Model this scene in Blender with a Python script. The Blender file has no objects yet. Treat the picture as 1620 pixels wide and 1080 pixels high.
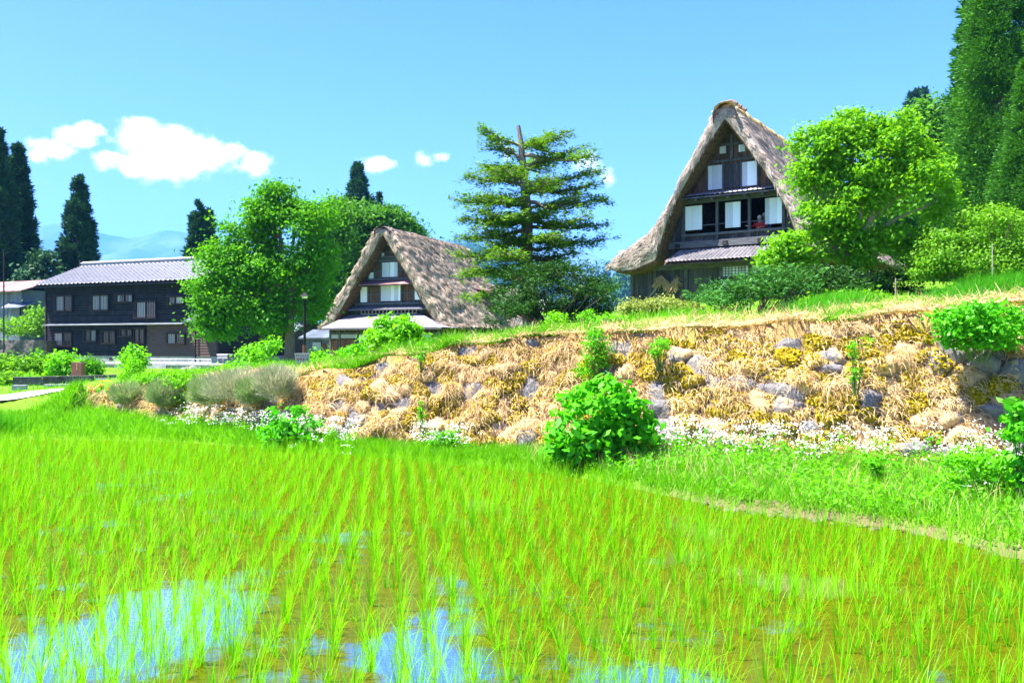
import bpy, math, random
import numpy as np
from mathutils import Vector

random.seed(7)
rs = np.random.RandomState(11)
scene = bpy.context.scene
COL = scene.collection

# ------------------------------------------------------------------ camera, sky, sun, exposure
CAM_Z, FPX, HZ = 1.8, 1350.0, 545.0
cam_d = bpy.data.cameras.new('camera'); cam = bpy.data.objects.new('camera', cam_d); COL.objects.link(cam)
cam.location = (0, 0, CAM_Z); cam.rotation_euler = (math.radians(90), 0, 0)
cam_d.sensor_width = 36; cam_d.lens = 30; cam_d.shift_y = 5/1620
cam_d.clip_start = .1; cam_d.clip_end = 20000
scene.camera = cam

SUN_EL, SUN_AZ = math.radians(66), math.radians(262)     # azimuth clockwise from +Y
sd = Vector((math.sin(SUN_AZ)*math.cos(SUN_EL), math.cos(SUN_AZ)*math.cos(SUN_EL), math.sin(SUN_EL)))
sun_d = bpy.data.lights.new('sun', 'SUN'); sun_d.energy = 5.0; sun_d.angle = math.radians(.5); sun_d.color = (1, .95, .87)
sun = bpy.data.objects.new('sun', sun_d); COL.objects.link(sun)
sun.rotation_euler = (-sd).to_track_quat('-Z', 'Y').to_euler(); sun.location = (-30, -10, 60)
scene.view_settings.view_transform = 'Standard'; scene.view_settings.look = 'None'
scene.view_settings.exposure = 2.42; scene.view_settings.gamma = 1

def build_world():
    w = bpy.data.worlds.new('World'); scene.world = w; w.use_nodes = True
    nt = w.node_tree; nt.nodes.clear(); N = nt.nodes.new; L = nt.links.new
    out = N('ShaderNodeOutputWorld'); bg = N('ShaderNodeBackground'); L(bg.outputs[0], out.inputs[0])
    sky = N('ShaderNodeTexSky'); sky.sky_type = 'NISHITA'; sky.sun_disc = False
    sky.sun_elevation = SUN_EL; sky.sun_rotation = SUN_AZ; sky.altitude = 300; sky.air_density = 1.0; sky.dust_density = 1.0; sky.ozone_density = 2.0
    hs = N('ShaderNodeHueSaturation'); hs.inputs['Hue'].default_value = .518; hs.inputs['Saturation'].default_value = 1.32; hs.inputs['Value'].default_value = 1.0
    L(sky.outputs[0], hs.inputs['Color'])
    tc = N('ShaderNodeTexCoord')
    nz = N('ShaderNodeTexNoise'); nz.inputs['Scale'].default_value = 30; nz.inputs['Detail'].default_value = 9; nz.inputs['Roughness'].default_value = .6
    L(tc.outputs['Generated'], nz.inputs['Vector'])
    clouds = [((76,232),(34,17),.9),((112,216),(38,16),.9),((146,204),(26,12),.85),((228,195),(34,13),.8),((232,228),(46,32),1),((180,250),(34,11),.85),((275,240),(72,36),1),((320,246),(60,28),1),((255,266),(80,22),1),((368,240),(30,18),.85),((408,258),(34,20),.9),((58,244),(20,18),.75),
              ((592,261),(50,20),.68),((668,254),(30,20),.72),((700,248),(30,15),.66),((806,238),(34,24),.6),((930,258),(46,30),.58),((960,280),(40,28),.5)]
    last = None
    for (px, py), (rx, ry), k in clouds:
        d = Vector(((px-810)/FPX, 1, (HZ-py)/FPX)).normalized()
        s = N('ShaderNodeVectorMath'); s.operation = 'SUBTRACT'; L(tc.outputs['Generated'], s.inputs[0]); s.inputs[1].default_value = d
        m = N('ShaderNodeVectorMath'); m.operation = 'MULTIPLY'; L(s.outputs[0], m.inputs[0])
        m.inputs[1].default_value = (FPX/rx*1.1, FPX/rx*.6, FPX/ry)
        ln = N('ShaderNodeVectorMath'); ln.operation = 'LENGTH'; L(m.outputs[0], ln.inputs[0])
        o = N('ShaderNodeMath'); o.operation = 'SUBTRACT'; o.inputs[0].default_value = k; L(ln.outputs['Value'], o.inputs[1])
        if last is None: last = o.outputs[0]
        else:
            mx = N('ShaderNodeMath'); mx.operation = 'SMOOTH_MAX'; mx.inputs[2].default_value = .1; L(last, mx.inputs[0]); L(o.outputs[0], mx.inputs[1]); last = mx.outputs[0]
    a = N('ShaderNodeMath'); a.operation = 'MULTIPLY_ADD'; L(nz.outputs['Fac'], a.inputs[0]); a.inputs[1].default_value = 2.4; a.inputs[2].default_value = -1.22
    ad = N('ShaderNodeMath'); ad.operation = 'ADD'; L(last, ad.inputs[0]); L(a.outputs[0], ad.inputs[1])
    mr = N('ShaderNodeMapRange'); mr.interpolation_type = 'SMOOTHSTEP'; L(ad.outputs[0], mr.inputs[0]); mr.inputs[1].default_value = -.1; mr.inputs[2].default_value = .55
    mix = N('ShaderNodeMixRGB'); L(mr.outputs[0], mix.inputs[0]); tint = N('ShaderNodeMixRGB'); tint.blend_type = 'MULTIPLY'; tint.inputs[0].default_value = 1; tint.inputs[2].default_value = (1, 1, 1.4, 1); L(hs.outputs[0], tint.inputs[1]); L(tint.outputs[0], mix.inputs[1]); mix.inputs[2].default_value = (9, 9.1, 9.3, 1)
    L(mix.outputs[0], bg.inputs[0]); bg.inputs[1].default_value = .060
build_world()

# ------------------------------------------------------------------ helpers
def at(px, py, Y): return np.array([(px-810)/FPX*Y, Y, CAM_Z+(HZ-py)/FPX*Y])

def hash3(i, j, k, s):
    n = (i*374761393 + j*668265263 + k*2147483647 + s*1274126177) & 0xffffffff
    n = ((n ^ (n >> 13))*1274126177) & 0xffffffff
    return ((n ^ (n >> 16)) & 0xffff)/65535.0
def vnoise(P, s=0):
    P = np.asarray(P, float); F = np.floor(P).astype(np.int64); t = P-F; t = t*t*(3-2*t); r = 0
    for dx in (0, 1):
        for dy in (0, 1):
            for dz in (0, 1):
                w = (t[..., 0] if dx else 1-t[..., 0])*(t[..., 1] if dy else 1-t[..., 1])*(t[..., 2] if dz else 1-t[..., 2])
                r = r + w*hash3(F[..., 0]+dx, F[..., 1]+dy, F[..., 2]+dz, s)
    return r
def fbm(P, s=0, o=4):
    P = np.asarray(P, float); r = 0; a = .5
    for k in range(o): r = r + a*(vnoise(P*2**k, s+k)-.5); a *= .5
    return r
def sstep(a, b, x):
    t = np.clip((x-a)/(b-a), 0, 1); return t*t*(3-2*t)
def unit(v):
    return v/np.maximum(np.linalg.norm(v, axis=-1, keepdims=True), 1e-9)

def link(o, parent=None):
    COL.objects.link(o)
    if parent is not None: o.parent = parent
    return o
def tag(o, label, cat, group=None, kind=None):
    if label: o['label'] = label
    if cat: o['category'] = cat
    if group: o['group'] = group
    if kind: o['kind'] = kind
    return o
def thing(name, label, cat, loc=(0, 0, 0), rz=0, group=None):
    o = bpy.data.objects.new(name, None); o.empty_display_size = .2; COL.objects.link(o)
    o.location = [float(c) for c in loc]; o.rotation_euler = (0, 0, rz)
    return tag(o, label, cat, group)
def mesh_np(name, V, faces, mats, parent=None, attrs=None, smooth=False, midx=None):
    """V (n,3); faces: array (m,k) or list of such arrays; attrs: {name: (values, 'POINT'|'FACE')}"""
    if not isinstance(faces, list): faces = [faces]
    faces = [np.asarray(f, np.int32) for f in faces if len(f)]
    me = bpy.data.meshes.new(name); V = np.ascontiguousarray(V, np.float32)
    me.vertices.add(len(V)); me.vertices.foreach_set('co', V.ravel())
    lv = np.concatenate([f.ravel() for f in faces]); tot = np.concatenate([np.full(len(f), f.shape[1], np.int32) for f in faces])
    st = np.concatenate([[0], np.cumsum(tot)[:-1]]).astype(np.int32)
    me.loops.add(len(lv)); me.loops.foreach_set('vertex_index', lv.astype(np.int32))
    me.polygons.add(len(tot)); me.polygons.foreach_set('loop_start', st); me.polygons.foreach_set('loop_total', tot)
    if smooth: me.polygons.foreach_set('use_smooth', np.ones(len(tot), bool))
    for m in (mats if isinstance(mats, (list, tuple)) else [mats]): me.materials.append(m)
    if midx is not None: me.polygons.foreach_set('material_index', np.asarray(midx, np.int32))
    for k, (val, dom) in (attrs or {}).items():
        at_ = me.attributes.new(k, 'FLOAT', dom); at_.data.foreach_set('value', np.ascontiguousarray(val, np.float32))
    me.update(calc_edges=True); me.validate()
    o = bpy.data.objects.new(name, me); return link(o, parent)

class MB:
    """hard-surface mesh collector, one mesh object out"""
    def __init__(s): s.v = []; s.f = []
    def add(s, V, F):
        b = len(s.v); s.v += [tuple(map(float, p)) for p in V]; s.f += [tuple(i+b for i in f) for f in F]; return s
    def box(s, x0, x1, y0, y1, z0, z1):
        return s.add([(x0,y0,z0),(x1,y0,z0),(x1,y1,z0),(x0,y1,z0),(x0,y0,z1),(x1,y0,z1),(x1,y1,z1),(x0,y1,z1)],
                     [(0,3,2,1),(4,5,6,7),(0,1,5,4),(1,2,6,5),(2,3,7,6),(3,0,4,7)])
    def prism(s, poly, y0, y1):
        """polygon in (x,z), extruded along y"""
        n = len(poly); V = [(x, y0, z) for x, z in poly]+[(x, y1, z) for x, z in poly]
        return s.add(V, [tuple(range(n)), tuple(range(2*n-1, n-1, -1))]+[(i, i+n, (i+1) % n+n, (i+1) % n) for i in range(n)])
    def slab(s, a, b, c, d, th):
        """quad abcd given a thickness downwards"""
        q = [np.array(p, float) for p in (a, b, c, d)]; V = q+[p-np.array([0, 0, th]) for p in q]
        return s.add(V, [(0,1,2,3),(7,6,5,4),(0,4,5,1),(1,5,6,2),(2,6,7,3),(3,7,4,0)])
    def tube(s, pts, rad, n=8):
        pts = np.array(pts, float); rad = np.broadcast_to(np.array(rad, float), (len(pts),)); V, F = tube_arr(pts, rad, n)
        return s.add(V, [tuple(f) for f in F]+[tuple(range(n))[::-1], tuple(range((len(pts)-1)*n, len(pts)*n))])
    def build(s, name, m, parent=None, smooth=False):
        me = bpy.data.meshes.new(name); me.from_pydata(s.v, [], s.f); me.materials.append(m)
        if smooth: me.polygons.foreach_set('use_smooth', np.ones(len(me.polygons), bool))
        me.update(); o = bpy.data.objects.new(name, me); return link(o, parent)
def tube_arr(P, R, n=7):
    P = np.asarray(P, float); T = unit(np.gradient(P, axis=0)); ref = np.array([.31, .2, .93]) if abs(T[0][2]) < .9 else np.array([1., .1, .0])
    A = unit(np.cross(T, ref)); B = np.cross(T, A); th = np.linspace(0, 2*np.pi, n, endpoint=False)
    V = (P[:, None] + np.asarray(R)[:, None, None]*(np.cos(th)[None, :, None]*A[:, None]+np.sin(th)[None, :, None]*B[:, None])).reshape(-1, 3)
    i = np.arange(len(P)-1)[:, None]*n; j = np.arange(n)[None, :]; k = (np.arange(n)+1) % n
    F = np.stack([i+j, i+k[None], i+n+k[None], i+n+j], -1).reshape(-1, 4); return V, F
def merge(parts):
    V = []; F = []; b = 0
    for v, f in parts: V.append(v); F.append(np.asarray(f)+b); b += len(v)
    return np.concatenate(V), np.concatenate(F)
def grid_faces(ni, nj):
    i = np.arange(ni-1)[:, None]*nj; j = np.arange(nj-1)[None, :]
    return np.stack([i+j, i+j+1, i+nj+j+1, i+nj+j], -1).reshape(-1, 4)

# ------------------------------------------------------------------ materials
def new_mat(name):
    m = bpy.data.materials.new(name); m.use_nodes = True; nt = m.node_tree; nt.nodes.clear()
    out = nt.nodes.new('ShaderNodeOutputMaterial'); return m, nt, nt.nodes.new, nt.links.new, out
def c4(c): return (c[0], c[1], c[2], 1)
def mat(name, c1, c2=None, scale=3, rough=.85, stretch=(1, 1, 1), bump=0, lines=None, spec=.3, detail=6, lo=.35, hi=.65, metal=0, stain=None):
    """noise between two colours; lines = [(axis, period, width, colour)]; stain = (scale, colour, amount)"""
    m, nt, N, L, out = new_mat(name)
    p = N('ShaderNodeBsdfPrincipled'); L(p.outputs[0], out.inputs[0])
    p.inputs['Roughness'].default_value = rough; p.inputs['Specular IOR Level'].default_value = spec; p.inputs['Metallic'].default_value = metal
    tc = N('ShaderNodeTexCoord'); mp = N('ShaderNodeMapping'); mp.inputs['Scale'].default_value = stretch; L(tc.outputs['Object'], mp.inputs[0])
    nz = N('ShaderNodeTexNoise'); nz.inputs['Scale'].default_value = scale; nz.inputs['Detail'].default_value = detail; nz.inputs['Roughness'].default_value = .65; L(mp.outputs[0], nz.inputs['Vector'])
    mr = N('ShaderNodeMapRange'); L(nz.outputs['Fac'], mr.inputs[0]); mr.inputs[1].default_value = lo; mr.inputs[2].default_value = hi
    mx = N('ShaderNodeMixRGB'); L(mr.outputs[0], mx.inputs[0]); mx.inputs[1].default_value = c4(c1); mx.inputs[2].default_value = c4(c2 or c1); col = mx.outputs[0]
    height = nz.outputs['Fac']
    if stain:
        n2 = N('ShaderNodeTexNoise'); n2.inputs['Scale'].default_value = stain[0]; n2.inputs['Detail'].default_value = 5; L(tc.outputs['Object'], n2.inputs['Vector'])
        r2 = N('ShaderNodeMapRange'); L(n2.outputs['Fac'], r2.inputs[0]); r2.inputs[1].default_value = .45; r2.inputs[2].default_value = .68; r2.inputs[4].default_value = stain[2]
        m2 = N('ShaderNodeMixRGB'); L(r2.outputs[0], m2.inputs[0]); L(col, m2.inputs[1]); m2.inputs[2].default_value = c4(stain[1]); col = m2.outputs[0]
    if lines:
        sx = N('ShaderNodeSeparateXYZ'); L(tc.outputs['Object'], sx.inputs[0])
        for ax, per, wid, lc in lines:
            d = N('ShaderNodeMath'); d.operation = 'DIVIDE'; L(sx.outputs[ax], d.inputs[0]); d.inputs[1].default_value = per
            fr = N('ShaderNodeMath'); fr.operation = 'FRACT'; L(d.outputs[0], fr.inputs[0])
            fl = N('ShaderNodeMath'); fl.operation = 'FLOOR'; L(d.outputs[0], fl.inputs[0])
            wn = N('ShaderNodeTexWhiteNoise'); wn.noise_dimensions = '1D'; L(fl.outputs[0], wn.inputs['W'])
            vr = N('ShaderNodeMapRange'); L(wn.outputs['Value'], vr.inputs[0]); vr.inputs[3].default_value = .6; vr.inputs[4].default_value = 1.3
            ml = N('ShaderNodeVectorMath'); ml.operation = 'SCALE'; L(col, ml.inputs[0]); L(vr.outputs[0], ml.inputs['Scale'])
            lt = N('ShaderNodeMath'); lt.operation = 'LESS_THAN'; L(fr.outputs[0], lt.inputs[0]); lt.inputs[1].default_value = wid/per
            m3 = N('ShaderNodeMixRGB'); L(lt.outputs[0], m3.inputs[0]); L(ml.outputs[0], m3.inputs[1]); m3.inputs[2].default_value = c4(lc); col = m3.outputs[0]
    L(col, p.inputs['Base Color'])
    if bump:
        b = N('ShaderNodeBump'); b.inputs['Strength'].default_value = bump; b.inputs['Distance'].default_value = .05; L(height, b.inputs['Height']); L(b.outputs[0], p.inputs['Normal'])
    return m
def leaf_mat(name, c1, c2, trans=.35, tcol=None, gloss=.008, rough=.5, patch=1.2):
    """leaf colour varies leaf by leaf (attribute rnd) and softly over the plant"""
    m, nt, N, L, out = new_mat(name)
    a = N('ShaderNodeAttribute'); a.attribute_name = 'rnd'
    tc = N('ShaderNodeTexCoord'); nz = N('ShaderNodeTexNoise'); nz.inputs['Scale'].default_value = patch; nz.inputs['Detail'].default_value = 2; L(tc.outputs['Object'], nz.inputs['Vector'])
    ad = N('ShaderNodeMath'); ad.operation = 'MULTIPLY_ADD'; L(nz.outputs['Fac'], ad.inputs[0]); ad.inputs[1].default_value = 1.0; ad.inputs[2].default_value = -.5
    sm = N('ShaderNodeMath'); sm.operation = 'ADD'; sm.use_clamp = True; L(ad.outputs[0], sm.inputs[0]); L(a.outputs['Fac'], sm.inputs[1])
    mx = N('ShaderNodeMixRGB'); L(sm.outputs[0], mx.inputs[0]); mx.inputs[1].default_value = c4(c1); mx.inputs[2].default_value = c4(c2)
    d = N('ShaderNodeBsdfDiffuse'); L(mx.outputs[0], d.inputs[0]); t = N('ShaderNodeBsdfTranslucent')
    if tcol: t.inputs[0].default_value = c4(tcol)
    else: L(mx.outputs[0], t.inputs[0])
    s = N('ShaderNodeMixShader'); s.inputs[0].default_value = trans; L(d.outputs[0], s.inputs[1]); L(t.outputs[0], s.inputs[2])
    g = N('ShaderNodeBsdfGlossy'); g.inputs['Roughness'].default_value = rough; g.inputs[0].default_value = (1, 1, 1, 1)
    s2 = N('ShaderNodeMixShader'); s2.inputs[0].default_value = gloss; L(s.outputs[0], s2.inputs[1]); L(g.outputs[0], s2.inputs[2])
    L(s2.outputs[0], out.inputs[0]); return m

M = {}
M['bark'] = mat('bark', (.10,.075,.055), (.2,.15,.11), 6, stretch=(3,3,.6), bump=.6)
M['bark_pale'] = mat('pale_bark', (.22,.17,.13), (.36,.3,.24), 6, stretch=(3,3,.6), bump=.5)
M['bark_fir'] = mat('fir_bark', (.10,.085,.07), (.24,.2,.17), 5, stretch=(2,2,.7), bump=.8)
M['leaf_maple'] = leaf_mat('zelkova_leaves', (.022,.13,.004), (.085,.28,.006), .38, (.16,.5,.004), patch=.5)
M['leaf_back'] = leaf_mat('grove_leaves', (.022,.11,.006), (.075,.22,.008), .3, (.12,.38,.005), patch=.35)
M['leaf_persimmon'] = leaf_mat('persimmon_leaves', (.05,.19,.004), (.15,.37,.006), .4, (.26,.62,.005), gloss=.008, patch=.8)
M['leaf_fir'] = leaf_mat('fir_needles', (.028,.12,.009), (.115,.25,.011), .25, (.17,.38,.006), gloss=.008, patch=.5)
M['leaf_cedar'] = leaf_mat('cedar_needles', (.012,.085,.005), (.06,.21,.009), .15, (.075,.27,.005), gloss=.008, patch=.25)
M['leaf_cedar_far'] = leaf_mat('far_cedar_needles', (.014,.06,.026), (.04,.12,.034), .12, (.04,.12,.03), gloss=.008, patch=.2)
M['leaf_yew'] = leaf_mat('yew_needles', (.006,.032,.008), (.036,.115,.012), .1, (.05,.16,.008), gloss=.008, patch=1.3)
M['leaf_juniper'] = leaf_mat('juniper_needles', (.02,.09,.02), (.05,.18,.02), .15, (.08,.26,.015), gloss=.008, patch=1.2)
M['leaf_bright'] = leaf_mat('bright_leaves', (.05,.24,.005), (.16,.44,.008), .4, (.25,.7,.005), gloss=.008, patch=2)
M['leaf_light'] = leaf_mat('light_shrub_leaves', (.05,.18,.008), (.15,.34,.015), .35, (.22,.52,.008), gloss=.008, patch=1)
M['leaf_olive'] = leaf_mat('olive_shrub_leaves', (.12,.17,.03), (.27,.32,.07), .3, (.33,.42,.04), gloss=.008, patch=2)
M['leaf_hydrangea'] = leaf_mat('broad_leaves', (.03,.23,.008), (.11,.42,.014), .35, (.13,.66,.005), gloss=.008, rough=.4, patch=2)
M['leaf_lavender'] = leaf_mat('lavender_stems', (.22,.38,.08), (.44,.42,.28), .25, None, gloss=.008, patch=2.5)
M['leaf_weed'] = leaf_mat('weed_leaves', (.04,.23,.004), (.13,.42,.006), .4, (.2,.68,.004), gloss=.008, patch=1.5)
M['rice'] = leaf_mat('rice_blades', (.04,.25,.001), (.22,.47,.002), .42, (.21,.64,.001), gloss=.008, rough=.4, patch=1)
M['grass'] = leaf_mat('grass_blades', (.035,.2,.003), (.14,.37,.005), .4, (.19,.58,.002), gloss=.008, patch=.8)
M['grass_dark'] = leaf_mat('rank_grass_blades', (.03,.2,.006), (.08,.32,.01), .35, (.11,.52,.004), gloss=.008, patch=.8)
M['straw'] = leaf_mat('dry_straw', (.42,.26,.09), (.80,.62,.35), .25, None, gloss=.008, patch=1.2)
M['moss'] = leaf_mat('golden_moss', (.18,.13,.002), (.44,.33,.003), .12, None, gloss=.008, patch=2)
M['flower'] = leaf_mat('white_petals', (.72,.74,.68), (.85,.85,.82), .3, None, gloss=.008)
# ------------------------------------------------------------------ terrain
WX = np.array([-30,-9.6,-6,-3.5,-1.13,.5,2.46,4.3,6.2,9,14,22,60])
WFY = np.array([20.5,19.3,17,15.2,13.9,13.3,12.3,11.1,10.4,9.9,9.3,8.8,8])
WFZ = np.array([.5,.35,.12,.06,.05,.12,.28,.3,.32,.35,.4,.4,.4])
WTX = np.array([-30,-9.6,-6.3,-4.3,-2.9,-1.2,.53,2.8,4.6,6.7,9,14,22,60])
WTZ = np.array([.9,.9,1.04,1.18,1.38,1.73,1.94,2.02,2.13,2.33,2.5,2.8,3,3])
def yfoot(x): return np.interp(x, WX, WFY)
def zfoot(x): return np.interp(x, WX, WFZ)
def ztop(x): return np.interp(x, WTX, WTZ)
def ytop(x): return yfoot(x)+.25+.34*(ztop(x)-zfoot(x))
EDX = np.array([-60,-20,-9.6,-6.5,-3.3,-1.04,.77,2.33,3.84,4.22,5.3,7,9,30]); EDY = np.array([15.5,15.5,16,15.7,14.3,12.8,11.6,9.24,8.1,7.04,4.5,0,-5,-30])
def yedge(x): return np.interp(x, EDX, EDY)
ctrl = [(-14,19,.42),(-12.2,20,.55),(-11.3,21.6,.62),(-11,23.5,.66),(-10.5,27,.6),(-16,24,.4),(-20,19,.4),(-22,30,.3),(-17,32,.3),(-14,30,.4),(-30,40,.1),(-24,40,.05),(-18,45,-.2),(-24,50,-.35),(-30,52,-.3),(-13,46,-.05),(-12,17.6,.15),(-10.5,18.3,.12),(-11.4,18.6,.2),(-14,22,.4),
        (-30,62,.25),(-38,66,.6),(-22,58,.2),(-26,72,.4),(-44,75,1.8),(-48,80,2.4),(-60,80,2.5),(-10.5,40,.5),(-12,50,.1),(-6,50,.95),(-8,55,1.0),(-3,60,1.2),(-14,60,.6),
        (-5,22,1.2),(-2.5,22,1.5),(-2.2,28,1.35),(-4,30,1.1),(-7,26,.95),(0,22,1.95),(.7,32,2.3),(2,26,2.45),(0,45,1.8),(1,20,2.1),(.5,27,2.2),(3.6,17,2.4),(3.4,20,2.45),(5,25,2.75),(4.5,38,3.2),(9,35,3.5),(13,32,3.7),(9.7,25,3.2),(8,18,2.66),(12,20,3.0),
        (12,14,2.75),(16,16,3.1),(14,26,3.5),(20,30,4),(20,45,5),(30,60,9),(12,50,4),(35,40,7),(60,60,16),(45,20,6),(0,80,1.5),(-30,100,2),(-60,120,4),(20,100,8),(0,120,2),(60,120,20),(-5,17,1.25),(-90,60,2),(-90,20,.5)]
for x in np.linspace(-9.4, 22, 26): ctrl.append((x, float(ytop(x)), float(ztop(x)))); ctrl.append((x, float(ytop(x))+.7, float(ztop(x))+.06))
CT = np.array(ctrl)
def hback(x, y):
    x = np.asarray(x, float); y = np.asarray(y, float); sh = x.shape; X = x.ravel(); Y = y.ravel(); out = np.zeros(len(X))
    for a in range(0, len(X), 20000):
        d2 = (X[a:a+20000, None]-CT[:, 0])**2+(Y[a:a+20000, None]-CT[:, 1])**2+.15
        w = d2**-1.8; out[a:a+20000] = (w*CT[:, 2]).sum(1)/w.sum(1)
    return out.reshape(sh)
def H(x, y):
    x = np.asarray(x, float); y = np.asarray(y, float); e = yedge(x); f = np.maximum(yfoot(x), e+.4)
    bank = -.14+.2*sstep(e-.1, e+.35, y)+np.maximum(zfoot(x)-.06, 0)*np.clip((y-e-.1)/(f-e), 0, 1)
    near = .14*(1-sstep(.6, 1.4, y)); bank = np.where(y < 2, np.maximum(bank, near), bank)
    b = hback(x, y)
    wall = np.where(y < ytop(x)-.06, np.minimum(bank, zfoot(x)), b)
    left = -.14+.14*sstep(e-.1, e+.3, y)+(b)*sstep(e+.1, e+2.6, y)
    k = sstep(-9.75, -9.55, x)
    z = k*wall+(1-k)*left
    far = sstep(90, 140, np.hypot(x, y)); z = z*(1-far)+far*2.0
    return z
def gz(x, y): return float(H(np.array([x]), np.array([y]))[0])

def graded(bounds):
    r = []
    for a, b, st in bounds: r += list(np.arange(a, b, st))
    return np.array(r)
gx = np.concatenate([-np.geomspace(7000, 60, 16), graded([(-58,-24,1.5),(-24,-11,.6),(-11,9,.25),(9,20,.6),(20,60,1.6)]), np.geomspace(60, 7000, 16)])
gy = np.concatenate([graded([(-40,0,3),(0,6.5,.5),(6.5,22,.2),(22,40,.6),(40,90,1.5)]), np.geomspace(90, 7000, 18)])
GX, GY = np.meshgrid(gx, gy, indexing='ij'); GZ = H(GX, GY)
nearby = (np.hypot(GX, GY) < 80)
GZ = GZ+nearby*(fbm(np.stack([GX*1.3, GY*1.3, GX*0], -1), 3)*.09)*(GY > yedge(GX)+.2)
def ground_mat():
    m, nt, N, L, out = new_mat('meadow_soil')
    p = N('ShaderNodeBsdfPrincipled'); p.inputs['Roughness'].default_value = .95; p.inputs['Specular IOR Level'].default_value = .1; L(p.outputs[0], out.inputs[0])
    tc = N('ShaderNodeTexCoord')
    n1 = N('ShaderNodeTexNoise'); n1.inputs['Scale'].default_value = .35; n1.inputs['Detail'].default_value = 6; L(tc.outputs['Object'], n1.inputs['Vector'])
    n2 = N('ShaderNodeTexNoise'); n2.inputs['Scale'].default_value = 9; n2.inputs['Detail'].default_value = 6; L(tc.outputs['Object'], n2.inputs['Vector'])
    a = N('ShaderNodeMixRGB'); L(n2.outputs['Fac'], a.inputs[0]); a.inputs[1].default_value = (.05,.13,.008,1); a.inputs[2].default_value = (.14,.26,.015,1)
    b = N('ShaderNodeMixRGB'); L(n2.outputs['Fac'], b.inputs[0]); b.inputs[1].default_value = (.14,.08,.025,1); b.inputs[2].default_value = (.46,.29,.12,1)
    at_ = N('ShaderNodeAttribute'); at_.attribute_name = 'dry'
    ad = N('ShaderNodeMath'); ad.operation = 'MULTIPLY_ADD'; L(n1.outputs['Fac'], ad.inputs[0]); ad.inputs[1].default_value = .8; L(at_.outputs['Fac'], ad.inputs[2])
    mr = N('ShaderNodeMapRange'); L(ad.outputs[0], mr.inputs[0]); mr.inputs[1].default_value = .55; mr.inputs[2].default_value = .85
    mx = N('ShaderNodeMixRGB'); L(mr.outputs[0], mx.inputs[0]); L(a.outputs[0], mx.inputs[1]); L(b.outputs[0], mx.inputs[2])
    mud = N('ShaderNodeAttribute'); mud.attribute_name = 'mud'
    m2 = N('ShaderNodeMixRGB'); L(mud.outputs['Fac'], m2.inputs[0]); L(mx.outputs[0], m2.inputs[1]); m2.inputs[2].default_value = (.12,.085,.05,1); L(m2.outputs[0], p.inputs['Base Color'])
    bp = N('ShaderNodeBump'); bp.inputs['Strength'].default_value = .7; bp.inputs['Distance'].default_value = .08; L(n2.outputs['Fac'], bp.inputs['Height']); L(bp.outputs[0], p.inputs['Normal'])
    return m
behind = GY-ytop(GX)
dry = sstep(-.2, .1, behind)*(1-sstep(1.6+.5*sstep(2, 5, GX), 4.2+3.5*sstep(2, 5, GX), behind+1.2*fbm(np.stack([GX*.5, GY*.5, GX*0], -1), 8)*3))*sstep(-9, -5, GX)*.75
dry = np.maximum(dry, .8*np.exp(-(((GX+42)/9)**2+((GY-70)/3)**2)))
mud = (1-sstep(.4, .7, GY-yedge(GX)+.25*fbm(np.stack([GX*2, GY*2, GX*0], -1), 12)))*(GY > 1.5)*sstep(1.2, 2.4, GX)
g = mesh_np('ground', np.stack([GX, GY, GZ], -1).reshape(-1, 3), grid_faces(len(gx), len(gy))[:, ::-1], ground_mat(), attrs={'dry': (dry.ravel(), 'POINT'), 'mud': (mud.ravel(), 'POINT')}, smooth=True)
tag(g, None, None, kind='structure')

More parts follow.
